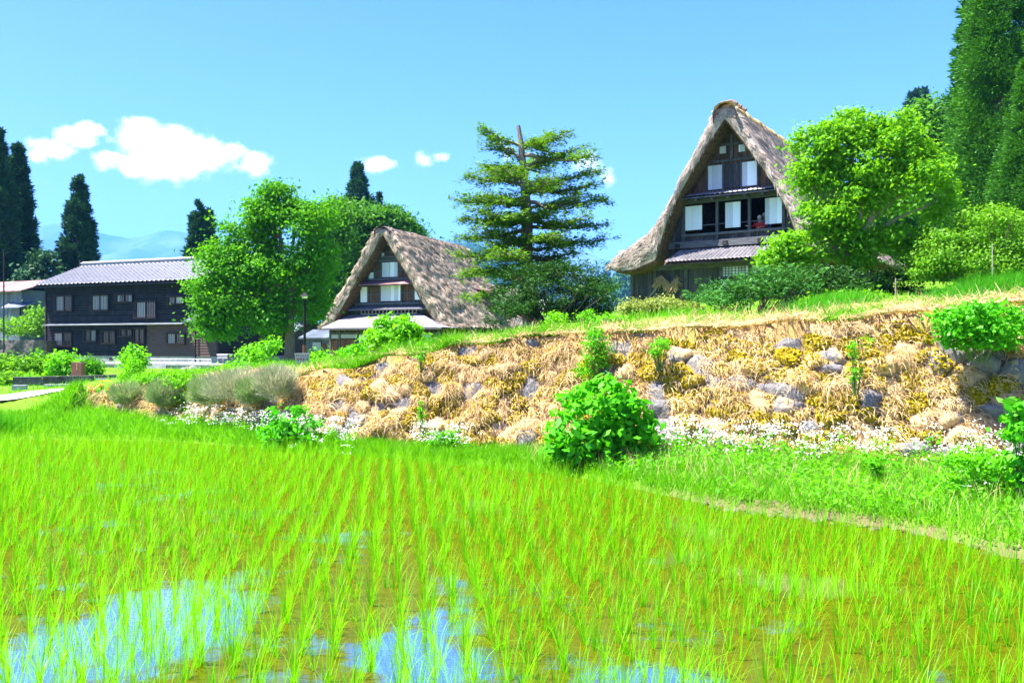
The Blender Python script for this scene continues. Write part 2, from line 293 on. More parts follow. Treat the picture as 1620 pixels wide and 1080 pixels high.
# paddy water
def water_mat():
    m, nt, N, L, out = new_mat('paddy_water')
    tc = N('ShaderNodeTexCoord')
    p = N('ShaderNodeBsdfPrincipled'); p.inputs['Roughness'].default_value = .04; p.inputs['IOR'].default_value = 1.6; p.inputs['Specular IOR Level'].default_value = 1.0
    n1 = N('ShaderNodeTexNoise'); n1.inputs['Scale'].default_value = 2.2; n1.inputs['Detail'].default_value = 7; L(tc.outputs['Object'], n1.inputs['Vector'])
    cr = N('ShaderNodeMixRGB'); L(n1.outputs['Fac'], cr.inputs[0]); cr.inputs[1].default_value = (.03,.036,.001,1); cr.inputs[2].default_value = (.075,.078,.002,1); L(cr.outputs[0], p.inputs['Base Color'])
    n2 = N('ShaderNodeTexNoise'); n2.inputs['Scale'].default_value = 14; n2.inputs['Detail'].default_value = 3
    mp = N('ShaderNodeMapping'); mp.inputs['Scale'].default_value = (1, 2.5, 1); L(tc.outputs['Object'], mp.inputs[0]); L(mp.outputs[0], n2.inputs['Vector'])
    b = N('ShaderNodeBump'); b.inputs['Strength'].default_value = .12; b.inputs['Distance'].default_value = .02; L(n2.outputs['Fac'], b.inputs['Height']); L(b.outputs[0], p.inputs['Normal'])
    d = N('ShaderNodeBsdfDiffuse'); c2 = N('ShaderNodeMixRGB'); n3 = N('ShaderNodeTexNoise'); n3.inputs['Scale'].default_value = 30; n3.inputs['Detail'].default_value = 5; L(tc.outputs['Object'], n3.inputs['Vector'])
    L(n3.outputs['Fac'], c2.inputs[0]); c2.inputs[1].default_value = (.03,.04,.001,1); c2.inputs[2].default_value = (.085,.088,.003,1); L(c2.outputs[0], d.inputs[0])
    n4 = N('ShaderNodeTexNoise'); n4.inputs['Scale'].default_value = .9; n4.inputs['Detail'].default_value = 8; n4.inputs['Roughness'].default_value = .7; L(tc.outputs['Object'], n4.inputs['Vector'])
    mr = N('ShaderNodeMapRange'); L(n4.outputs['Fac'], mr.inputs[0]); mr.inputs[1].default_value = .34; mr.inputs[2].default_value = .45; mr.inputs[4].default_value = .95
    last = n4.outputs['Fac']                 # open pools, elsewhere film of mud and algae
    for (cx, cy), (rx, ry) in (((-2.4,5.35),(.5,1.05)),((-.5,4.9),(.27,.7)),((.8,4.55),(.35,.25)),((2.3,6.3),(.35,.3))):
        sb = N('ShaderNodeVectorMath'); sb.operation = 'SUBTRACT'; L(tc.outputs['Object'], sb.inputs[0]); sb.inputs[1].default_value = (cx, cy, 0)
        ml = N('ShaderNodeVectorMath'); ml.operation = 'MULTIPLY'; L(sb.outputs[0], ml.inputs[0]); ml.inputs[1].default_value = (1/rx, 1/ry, 0)
        le = N('ShaderNodeVectorMath'); le.operation = 'LENGTH'; L(ml.outputs[0], le.inputs[0])
        r5 = N('ShaderNodeMapRange'); L(le.outputs['Value'], r5.inputs[0]); r5.inputs[1].default_value = .1; r5.inputs[2].default_value = 1.7; r5.inputs[3].default_value = .29; r5.inputs[4].default_value = 0
        su = N('ShaderNodeMath'); su.operation = 'SUBTRACT'; L(last, su.inputs[0]); L(r5.outputs[0], su.inputs[1]); last = su.outputs[0]
    nt.links.remove(mr.inputs[0].links[0]); L(last, mr.inputs[0])
    mx = N('ShaderNodeMixShader'); gl = N('ShaderNodeBsdfGlossy'); gl.inputs['Roughness'].default_value = .05; L(b.outputs[0], gl.inputs['Normal']); pm = N('ShaderNodeMixShader'); pm.inputs[0].default_value = .85; L(p.outputs[0], pm.inputs[1]); L(gl.outputs[0], pm.inputs[2]); L(mr.outputs[0], mx.inputs[0]); L(pm.outputs[0], mx.inputs[1]); L(d.outputs[0], mx.inputs[2]); L(mx.outputs[0], out.inputs[0]); return m
w = mesh_np('paddy_water', np.array([(-60,1.0,0),(12,1.0,0),(12,17.5,0),(-60,17.5,0)]), np.array([[0,1,2,3]]), water_mat()); tag(w, None, None, kind='structure')

# path
pp = np.array([(-22,17.6),(-16,18.1),(-13.2,19.0),(-12.0,20.1),(-11.3,21.6),(-11.0,23.5),(-10.9,26)]); q = np.concatenate([np.linspace(a, b, 10)[:-1] for a, b in zip(pp[:-1], pp[1:])]+[pp[-1:]])
q_path = q; nrm = unit(np.gradient(q, axis=0))[:, ::-1]*np.array([-1, 1]); PV = []
for j in np.linspace(-.55, .55, 7):
    s = q+nrm*j; PV.append(np.column_stack([s, H(s[:, 0], s[:, 1])+.035]))
PV = np.stack(PV, 1); o = mesh_np('path', PV.reshape(-1, 3), grid_faces(len(q), 7), mat('pale_path', (.6,.55,.45), (.75,.7,.6), 8, rough=.95), smooth=True); tag(o, None, None, kind='structure')

# distant mountains
def ridge(name, Y, pts, depth, c1, c2, s, scale, rough, snow=False, base=-20):
    px = np.array([p[0] for p in pts], float); py = np.array([p[1] for p in pts], float)
    n, k = 220, 40; xs = np.linspace(px[0], px[-1], n); top = (HZ-np.interp(xs, px, py))/FPX*Y+CAM_Z; X = (xs-810)/FPX*Y
    t = np.linspace(0, 1, k); T = np.concatenate([t, 1-.5*np.linspace(.05, 1, 12)]); D = np.concatenate([-depth*(1-t), depth*np.linspace(.05, 1, 12)])
    GXr = np.repeat(X[:, None], len(T), 1); GYr = Y+np.repeat(D[None], n, 0)
    P = np.stack([GXr/rough, GYr/rough, GXr*0], -1)
    rid = np.abs(fbm(P, s, 5))*2
    Z = base+(top[:, None]-base)*T[None]**1.1; Z = Z-rid*(top[:, None]-base)*.45*np.minimum(T, 1)[None]*(1-T[None]**6*.75)
    m = mat(name+'_cover', c1, c2, scale, rough=1, spec=0, bump=.0, stain=(.004, (.8,.82,.85), 0) if not snow else None)
    o = mesh_np('hills', np.stack([GXr, GYr, Z], -1).reshape(-1, 3), grid_faces(n, len(T))[:, ::-1], m, smooth=True); tag(o, None, None, kind='structure'); return GXr, GYr, Z
ridge('far_mountain', 7000, [(-400,330),(-200,335),(0,350),(60,353),(85,351),(110,354),(150,366),(205,372),(235,369),(262,364),(290,366),(330,374),(380,380),(440,378),(520,376),(600,372),(660,371),(700,374),(740,372),(770,382),(820,392),(860,384),(905,386),(940,398),(975,410),(1010,425),(1100,440),(1300,430)], 3000, (.03,.07,.07), (.10,.15,.14), 5, .0022, 820, snow=True)
RX, RY, RZ = ridge('wooded_hill', 2400, [(600,420),(660,398),(690,390),(720,385),(745,384),(765,392),(800,405),(850,430),(900,462),(960,480),(1100,490)], 900, (.012,.04,.02), (.03,.075,.03), 9, .02, 300)
RX2, RY2, RZ2 = ridge('green_hill', 700, [(850,500),(900,478),(950,448),(985,428),(1020,420),(1100,400),(1200,380),(1350,300),(1500,250)], 220, (.015,.06,.02), (.04,.11,.03), 14, .04, 90)
# ------------------------------------------------------------------ house materials
WOODLINE = (.02, .016, .013)
M['plank_v'] = mat('weathered_boards', (.03,.03,.036), (.10,.092,.095), 5, stretch=(4,4,.5), bump=.3, lines=[(0,.21,.018,WOODLINE)], stain=(.8,(.05,.055,.065),.6))
M['plank_brown'] = mat('brown_boards', (.05,.03,.02), (.15,.085,.05), 5, stretch=(4,4,.5), bump=.3, lines=[(0,.19,.016,WOODLINE)])
M['plank_red'] = mat('reddish_boards', (.11,.04,.022), (.2,.08,.045), 5, stretch=(4,4,.5), lines=[(0,.24,.014,WOODLINE)])
M['beam'] = mat('old_beam', (.05,.055,.065), (.14,.14,.15), 6, stretch=(.6,4,4), bump=.3)
M['post'] = mat('old_post', (.045,.045,.05), (.12,.115,.115), 6, stretch=(4,4,.6), bump=.3)
M['paper'] = mat('white_shutter_boards', (.74,.79,.87), (.8,.85,.92), 3, rough=.8, lines=[(0,.3,.006,(.6,.6,.6))])
M['plaster'] = mat('pale_plaster', (.6,.55,.46), (.7,.66,.58), 3)
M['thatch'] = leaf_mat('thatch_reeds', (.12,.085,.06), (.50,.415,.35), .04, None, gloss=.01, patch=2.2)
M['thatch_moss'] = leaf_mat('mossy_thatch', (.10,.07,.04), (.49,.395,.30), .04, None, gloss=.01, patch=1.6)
M['thatch_under'] = mat('shaded_thatch_underside', (.03,.018,.008), (.13,.075,.03), 7)  # brown inner faces, with the deep shadow beneath the thatch put into the colour
M['shingle'] = mat('grey_metal_sheet', (.17,.17,.18), (.29,.29,.30), 2.5, rough=.5, spec=.4, lines=[(0,.9,.03,(.22,.22,.24))], stain=(.9,(.3,.25,.2),.5))
M['tile'] = mat('fired_roof_tile', (.045,.052,.075), (.10,.11,.145), 2.6, rough=.45, spec=.5)
M['tile_old'] = mat('weathered_tile', (.10,.095,.105), (.24,.22,.225), 2.5, rough=.6, spec=.3)
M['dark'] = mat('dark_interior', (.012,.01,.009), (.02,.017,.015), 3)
M['clap'] = mat('blackened_clapboard', (.003,.004,.006), (.014,.015,.02), 3, stretch=(.5,1,8), rough=.8, stain=(2.2,(.045,.04,.04),.4), spec=.2, lines=[(2,.2,.03,(.035,.032,.032))])  # paler line on each board is a highlight painted into the colour
M['clap_brown'] = mat('brown_clapboard', (.05,.03,.024), (.12,.075,.06), 3, stretch=(.5,1,8), rough=.75)
M['frame_dark'] = mat('dark_frame', (.02,.018,.017), (.035,.03,.028), 5)
M['concrete'] = mat('concrete', (.24,.24,.25), (.36,.36,.36), 2, stain=(1.2,(.25,.23,.2),.5))
M['white_metal'] = mat('white_painted_metal', (.55,.55,.56), (.66,.66,.66), 3, rough=.5)
M['black_metal'] = mat('black_painted_metal', (.006,.006,.006), (.012,.011,.01), 4, rough=.8, spec=.2)
M['redroof'] = mat('faded_red_roof', (.2,.1,.1), (.3,.17,.165), 2, rough=.6, lines=[(0,.45,.03,(.25,.1,.1))])
M['bluesheet'] = mat('slate_sheet_metal', (.07,.09,.115), (.12,.15,.18), 2, rough=.5, lines=[(0,.45,.02,(.1,.12,.15))])
M['rock'] = mat('grey_rock', (.24,.22,.24), (.46,.43,.44), 4, bump=.5, stain=(3,(.2,.15,.03),.6))
def glass_mat(name, c):
    m, nt, N, L, out = new_mat(name); p = N('ShaderNodeBsdfPrincipled'); p.inputs['Base Color'].default_value = c4(c); p.inputs['Roughness'].default_value = .06; p.inputs['Specular IOR Level'].default_value = .7
    L(p.outputs[0], out.inputs[0]); return m
M['glass'] = glass_mat('window_glass', (.03,.04,.055)); M['glass_curtain'] = glass_mat('curtained_glass', (.23,.26,.31)); M['glass_warm'] = glass_mat('bright_curtain_glass', (.5,.47,.42))

class Facade:
    """a wall plane seen at pixel px and depth Y, turned by th: local x along it, y into the building, z up"""
    def __init__(s, px, Y, th, zb):
        s.P = np.array([(px-810)/FPX*Y, Y]); s.th = math.radians(th); s.u = np.array([math.cos(s.th), -math.sin(s.th)]); s.v = np.array([math.sin(s.th), math.cos(s.th)]); s.zb = zb
    def __call__(s, px, py, v=0):
        d = np.array([(px-810)/FPX, 1.0]); t = ((s.P+s.v*v)@s.v)/(d@s.v); Q = d*t
        return float((Q-s.P)@s.u), float(CAM_Z+(HZ-py)/FPX*t-s.zb)
    def root(s, name, label, cat): return thing(name, label, cat, (s.P[0], s.P[1], s.zb), -s.th)

def resample(P, n):
    P = np.array(P, float); d = np.concatenate([[0], np.cumsum(np.linalg.norm(np.diff(P, axis=0), axis=1))]); t = np.linspace(0, d[-1], n)
    return np.column_stack([np.interp(t, d, P[:, k]) for k in range(P.shape[1])])

def thatch(name, parent, outer, inner, v0, v1, m, rng, nst, bulge=.28, noise=.09, slen=.45, swid=.03):
    """outer / inner: profiles (x,z) from left eave tip to apex (x=0); mirrored to the right"""
    n = 88; O = resample(outer, n); I = resample(inner, n)
    O = np.concatenate([O, (O*[-1, 1])[::-1][1:]]); I = np.concatenate([I, (I*[-1, 1])[::-1][1:]])
    k = max(30, int((v1-v0)/.13)); js = []
    for vv in np.linspace(v1, v0, 10): js.append((0, vv))
    for a in np.linspace(0, np.pi, 9)[1:-1]: js.append(((1-np.cos(a))/2, v0-bulge*np.sin(a)))
    for vv in np.linspace(v0, v1, k): js.append((1, vv))
    w = np.array([j[0] for j in js]); vv = np.array([j[1] for j in js])
    XZ = I[:, None]*(1-w)[None, :, None]+O[:, None]*w[None, :, None]
    V = np.stack([XZ[..., 0], np.repeat(vv[None], len(O), 0), XZ[..., 1]], -1)
    du = np.gradient(V, axis=0); dv = np.gradient(V, axis=1); Nn = unit(np.cross(dv, du)); 
    d = (fbm(V*1.1, 5, 4)*noise*2.2+fbm(V*np.array([4.5,4.5,3.2]), 9, 3)*noise*1.9)*np.clip(.25+w*1.2, 0, 1)[None, :]
    if m is M['thatch_moss']: d = d+np.maximum(fbm(V*np.array([.8, .8, 2.2]), 15, 3)-.1, 0)*.5
    V = V+Nn*d[..., None]; nj = len(js)
    F = grid_faces(len(O), nj); Vf = V.reshape(-1, 3)
    fr = fbm(Vf[F[:, 0]]*3, 2, 4)*2.2+.5
    # loose reeds lying down-slope over the surface and the cut verge
    jj = rng.randint(12, nj-1, nst); ii = rng.randint(1, len(O)-2, nst); half = (len(O)-1)//2
    verge = rng.rand(nst) < .25; jj[verge] = rng.randint(12, 17, verge.sum())
    a = rng.rand(nst, 1); b = rng.rand(nst, 1)
    p = (V[ii, jj]*(1-a)+V[ii+1, jj]*a)*(1-b)+(V[ii, jj+1]*(1-a)+V[ii+1, jj+1]*a)*b
    tan = unit(V[ii+1, jj]-V[ii, jj])*np.where(ii < half, -1, 1)[:, None]
    nn = Nn[ii, jj]; side = unit(np.cross(tan, nn))
    L_ = slen*(.5+rng.rand(nst, 1)); dirv = unit(tan+side*rng.normal(0, .28, (nst, 1))+nn*(.01+.10*rng.rand(nst, 1)))
    q0 = p-nn*.02; q1 = p+dirv*L_; ws = side*swid*(.5+rng.rand(nst, 1))
    SV = np.stack([q0-ws, q0+ws, q1+ws*.3, q1-ws*.3], 1).reshape(-1, 3); SF = np.arange(nst*4).reshape(-1, 4)+len(Vf)
    r = np.concatenate([fr, np.clip(rng.normal(.55, .28, nst), 0, 1)])
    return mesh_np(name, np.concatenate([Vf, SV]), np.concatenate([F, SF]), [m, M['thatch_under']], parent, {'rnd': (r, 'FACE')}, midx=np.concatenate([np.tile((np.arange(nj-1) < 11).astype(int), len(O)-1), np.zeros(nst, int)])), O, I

def tiles(a, b, c, d, cols, rows, amp, step):
    """tiled sheet: a,b lower left/right; d,c upper left/right. returns V,F of rolled, stepped tiles"""
    a, b, c, d = [np.array(p, float) for p in (a, b, c, d)]; nrm = unit(np.cross(b-a, d-a)); su = 6
    u = np.linspace(0, 1, cols*su+1); prof = amp*np.maximum(np.sin(u*cols*2*np.pi), -.35)
    V = []; 
    for r in range(rows):
        for tt, h in ((r/rows, step), ((r+1)/rows, 0)):
            base = (a[None]*(1-u)[:, None]+b[None]*u[:, None])*(1-tt)+(d[None]*(1-u)[:, None]+c[None]*u[:, None])*tt
            V.append(base+nrm[None]*(prof+h)[:, None])
    V = np.array(V); return V.reshape(-1, 3), grid_faces(2*rows, len(u))
def slat_clap(x0, x1, z0, z1, y, step=.2, th=.035):
    """overlapping horizontal boards facing -y"""
    V = []; F = []; n = int(round((z1-z0)/step)); h = (z1-z0)/n
    for k in range(n):
        z = z0+k*h; b = len(V); V += [(x0, y-th, z), (x1, y-th, z), (x1, y, z+h), (x0, y, z+h), (x0, y, z), (x1, y, z)]; F += [(b, b+1, b+2, b+3), (b+4, b+5, b+1, b), (b+4, b, b+3), (b+1, b+5, b+2)]
    return V, F
def bx(name, m, parent, *a): return MB().box(*a).build(name, m, parent)
def rect(F, x0, y0, x1, y1, v=0):
    xm, ym = (x0+x1)/2, (y0+y1)/2
    return F(x0, ym, v)[0], F(x1, ym, v)[0], F(xm, y1, v)[1], F(xm, y0, v)[1]

# ------------------------------------------------------------------ the large thatched house on the terrace
def big_house():
    F = Facade(1160, 35, 34, 3.55); R = F.root('thatched_house', 'tall thatched farmhouse on the terrace with flared eaves and people at an open window', 'house')
    rng = np.random.RandomState(3); VG = -.9
    ou = [(966,422),(975,408),(1003,389),(1033,366),(1050,338),(1075,292),(1105,235),(1130,184),(1140,172),(1150,167)]
    inn = [(966,426),(985,433),(1010,431),(1042,418),(1048,392),(1058,353),(1078,310),(1112,252),(1150,192)]
    ax = F(1150, 166, VG)[0]
    O = [(F(x, y, VG)[0]-ax, F(x, y, VG)[1]) for x, y in ou]; I = [(F(x, y, VG)[0]-ax, F(x, y, VG)[1]) for x, y in inn]; O[-1] = (0, O[-1][1]); I[-1] = (0, I[-1][1])
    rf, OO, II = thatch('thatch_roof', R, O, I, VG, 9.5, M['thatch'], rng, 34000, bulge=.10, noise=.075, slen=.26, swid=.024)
    # ridge cap with straw bundles
    m = MB(); zr = O[-1][1]
    V = []; nn = 60
    for v in np.linspace(VG-.3, 9.6, nn):
        for a in np.linspace(-.35, np.pi+.35, 9): V.append((.5*math.cos(a)+.05*math.sin(v*9), v, zr-.42+.55*math.sin(a)+.04*math.sin(v*5.3+a*3)))
    mesh_np('ridge', np.array(V), grid_faces(nn, 9), M['straw_ridge'], R, {'rnd': (rng.rand(59*8), 'FACE')})
    for v in (-.75, -.25, .35): 
        bmb = MB().tube([(-.42, v, zr+.02), (-.2, v, zr+.16), (.22, v, zr+.18), (.42, v, zr+.03)], .085, 8); bmb.build('ridge_bundle', M['bark'], R)
    II = II[np.r_[0:len(II)]]; inner = [(x, z) for x, z in II]
    z_sill = F(1160, 366)[1]; z_lint = F(1160, 316)[1]; z_pent = F(1160, 305)[1]; z_beam0 = F(1140, 385)[1]
    # gable boards: above lintel, and below sill
    I2 = np.array(inner)
    def halfw(z): 
        L = I2[:len(I2)//2+1]; L = L[L[:, 0] < 0]; o = np.argsort(L[:, 1]); return float(-np.interp(z, L[o, 1], L[o, 0]))
    ztopg = I2[:, 1].max()
    up = [(-halfw(z), z) for z in np.linspace(z_lint, ztopg-.05, 12)]; up += [(-x, z) for x, z in up[::-1]]
    MB().prism(up, 0, .12).build('gable_wall', M['plank_brown'], R)
    lo_z = F(1140, 416)[1]; lo = [(-halfw(z)-.1, z) for z in np.linspace(lo_z, z_sill, 5)]; lo += [(-x, z) for x, z in lo[::-1]]
    MB().prism(lo, 0, .12).build('gable_wall', M['plank_v'], R)
    # side pieces of the window band
    x_l = F(1083, 345)[0]; x_r = F(1240, 340)[0]
    for s, xx in ((-1, x_l), (1, x_r)):
        p = [(s*halfw(z), z) for z in (z_sill+.003, z_lint-.003)]; MB().prism([(xx, z_sill+.003), p[0], p[1], (xx, z_lint-.003)], .002, .12).build('gable_wall', M['plank_v'], R)
    bx('attic_floor', M['dark'], R, -4, 4, .13, 8, z_sill-1.12, z_sill-1.02); bx('attic_wall', M['dark'], R, -4, 4, 5, 5.1, z_sill-1, z_lint+1)
    # shutters and openings
    for r in ((1085,326,1111,364),(1148,320,1172,360),(1211,313,1238,354)):
        a = rect(F, *r); bx('shutter', M['paper'], R, a[0], a[1], -.05, .0-.004, a[2], a[3])
    for x in (1083, 1135, 1186, 1240):
        a = F(x, 340)[0]; bx('post', M['post'], R, a-.055, a+.055, -.075, .05, z_sill-.55, z_lint+.02)
    bx('lintel', M['beam'], R, x_l-.1, x_r+.1, -.09, -.0, z_lint-.02, z_lint+.16); bx('window_sill', M['beam'], R, x_l-.1, x_r+.1, -.11, -.002, z_sill-.09, z_sill+.01)
    zr_ = F(1160, 352)[1]; bx('window_rail', M['beam'], R, x_l, x_r, .06, .1, zr_-.02, zr_+.02)
    for x in (1098, 1122, 1160, 1198, 1225):
        a = F(x, 370)[0]; bx('sill_strut', M['post'], R, a-.03, a+.03, -.03, -.003, z_sill-.5, z_sill-.1)
    bx('lower_rail', M['post'], R, x_l-.5, x_r, -.034, -.004, z_sill-.34, z_sill-.28)
    # upper shutters with a dark door between, small windows
    for r in ((1121,262,1143,300),(1174.5,256,1198,294)):
        a = rect(F, *r); sh = bx('shutter', M['paper'], R, a[0], a[1], -.05, -.004, a[2], a[3])
        f = MB(); f.box(a[0]-.07, a[0], -.07, -.004, a[2]-.08, a[3]+.08); f.box(a[1], a[1]+.07, -.07, -.004, a[2]-.08, a[3]+.08); f.build('shutter_frame', M['post'], sh)
    a = rect(F, 1144.5, 259, 1173, 297); dr = bx('attic_door', M['plank_v'], R, a[0]+.03, a[1]-.03, -.03, -.004, a[2], a[3])
    bx('gable_sill', M['post'], R, a[0]-1.4, a[1]+1.4, -.1, -.004, a[2]-.16, a[2]-.08); bx('gable_rail', M['post'], R, a[0]-1.35, a[1]+1.3, -.06, -.004, a[3]+.1, a[3]+.2)
    for r in ((1139,232,1148.5,243),(1169,229,1179,240)):
        a = rect(F, *r); bx('small_window', M['paper'], R, a[0], a[1], -.03, -.004, a[2], a[3])
    a0 = F(1158, 240)[0]; bx('king_post', M['post'], R, a0-.06, a0+.06, -.06, -.003, F(1158, 254)[1], ztopg-.3)
    zt = F(1158, 228)[1]; bx('collar_beam', M['post'], R, -halfw(zt)*.98, halfw(zt)*.98, -.045, -.003, zt-.05, zt+.05)
    # little pent roof of shingles over the window band
    z1 = F(1160, 297)[1]; 
    V, Fc = tiles((x_l-.15, -.62, z_pent-.10), (x_r+.1, -.62, z_pent-.10), (x_r+.1, -.02, z_pent+.1), (x_l-.15, -.02, z_pent+.1), 22, 3, .02, .03)
    o = mesh_np('pent_roof', V, Fc, M['shingle'], R)
    m = MB(); m.slab((x_l-.15, -.6, z_pent-.13), (x_r+.1, -.6, z_pent-.13), (x_r+.1, -.02, z_pent+.06), (x_l-.15, -.02, z_pent+.06), .05)
    for x in np.linspace(x_l, x_r, 7): m.box(x-.04, x+.04, -.55, -.01, z_pent-.28, z_pent-.2)
    m.build('pent_frame', M['beam'], R)
    # broad beam above the tiled lean-to
    m = MB(); m.box(F(1056, 390)[0]-.1, -F(1056, 390)[0]+.1, -.2, -.005, z_beam0-.13, z_beam0+.15)
    m.build('tie_beam', M['beam'], R)
    for x in (1075, 1150, 1205): a = F(x, 384)[0]; bx('beam_end', M['frame_dark'], R, a-.1, a+.1, -.26, -.2, z_beam0-.09, z_beam0+.08)
    # tiled lean-to
    x0 = F(1051, 417, -.9)[0]; zt0 = F(1130, 411, -.9)[1]; zt1 = F(1130, 392, -.1)[1]; xr = -F(1056, 390)[0]+.3
    V, Fc = tiles((x0, -.95, zt0), (xr, -.95, zt0), (xr, -.05, zt1), (x0+.4, -.05, zt1), 34, 7, .028, .04); mesh_np('tiled_lean_to', V, Fc, M['tile_old'], R)
    MB().slab((x0, -.92, zt0-.06), (xr, -.92, zt0-.06), (xr, -.05, zt1-.06), (x0, -.05, zt1-.06), .06).build('lean_to_boarding', M['plank_brown'], R)
    # ground floor
    xl = F(1000, 450, -.15)[0]; zt = zt0-.03; W = -xl
    bx('ground_floor_wall', M['plank_v'], R, xl, W, -.15, 9, -1.2, zt)
    for x in (1000, 1036, 1085, 1141, 1187, 1230): a = F(x, 440, -.2)[0]; bx('post', M['post'], R, a-.07, a+.07, -.22, -.153, -1, zt-.02)
    bx('eave_beam', M['beam'], R, xl-.1, W+.1, -.28, -.155, zt-.22, zt-.0)
    a = rect(F, 1143, 420, 1184, 437, -.2); sj = bx('paper_screen', M['paper'], R, a[0], a[1], -.2, -.156, a[2], a[3])
    f = MB()
    for x in np.linspace(a[0], a[1], 9): f.box(x-.012, x+.012, -.225, -.203, a[2], a[3])
    for z in np.linspace(a[2], a[3], 5): f.box(a[0], a[1], -.232, -.226, z-.012, z+.012)
    f.build('lattice', M['post'], sj)
    a = rect(F, 1190, 417, 1222, 432, -.2); bx('paper_screen', M['paper'], R, a[0], a[1], -.2, -.156, a[2], a[3])
    a = rect(F, 1140, 445, 1160, 475, -.2); bx('low_panel', M['paper'], R, a[0], a[1], -.2, -.156, a[2], a[3])
    za = F(1060, 459, -.2)[1]; bx('wall_rail', M['post'], R, F(1040, 459, -.2)[0], F(1084, 459, -.2)[0], -.2, -.156, za-.04, za+.04)
    # straw bundle and broom hanging on the wall
    hx, hz = F(1056, 446, -.4); S = thing('straw_bundle', 'bundle of dry straw hung on the boarded wall left of the large farmhouse lean-to', 'straw bundle', [*(F.P+F.u*hx+F.v*-.3), F.zb+hz], -F.th)
    n = 900; t = rng.rand(n, 1); p0 = np.column_stack([-.55+1.0*t[:, 0], rng.normal(0, .05, n)-.05, .18*np.sin(t[:, 0]*7)+rng.normal(0, .06, n)]); dr_ = unit(np.column_stack([rng.normal(-.2, .8, n), rng.normal(-.3, .4, n), -.5-rng.rand(n)]))
    L_ = .08+.3*rng.rand(n, 1)**1.5; sd_ = np.column_stack([np.full(n, .011), np.zeros(n), rng.normal(0, .01, n)])
    V = np.stack([p0-sd_, p0+sd_, p0+dr_*L_+sd_*.6, p0+dr_*L_-sd_*.6], 1).reshape(-1, 3); mesh_np('straw', V, np.arange(4*n).reshape(-1, 4), M['straw_ridge'], S, {'rnd': (rng.rand(n), 'FACE')})
    MB().tube([(-.95, -.1, -.75), (-.4, -.12, -.1)], .03).build('pole', M['bark_pale'], S)
    return F, R, z_sill

M['straw_ridge'] = leaf_mat('golden_straw', (.3,.2,.07), (.55,.4,.18), .05, None, gloss=.01, patch=1.5)
BF, BR, BSILL = big_house()

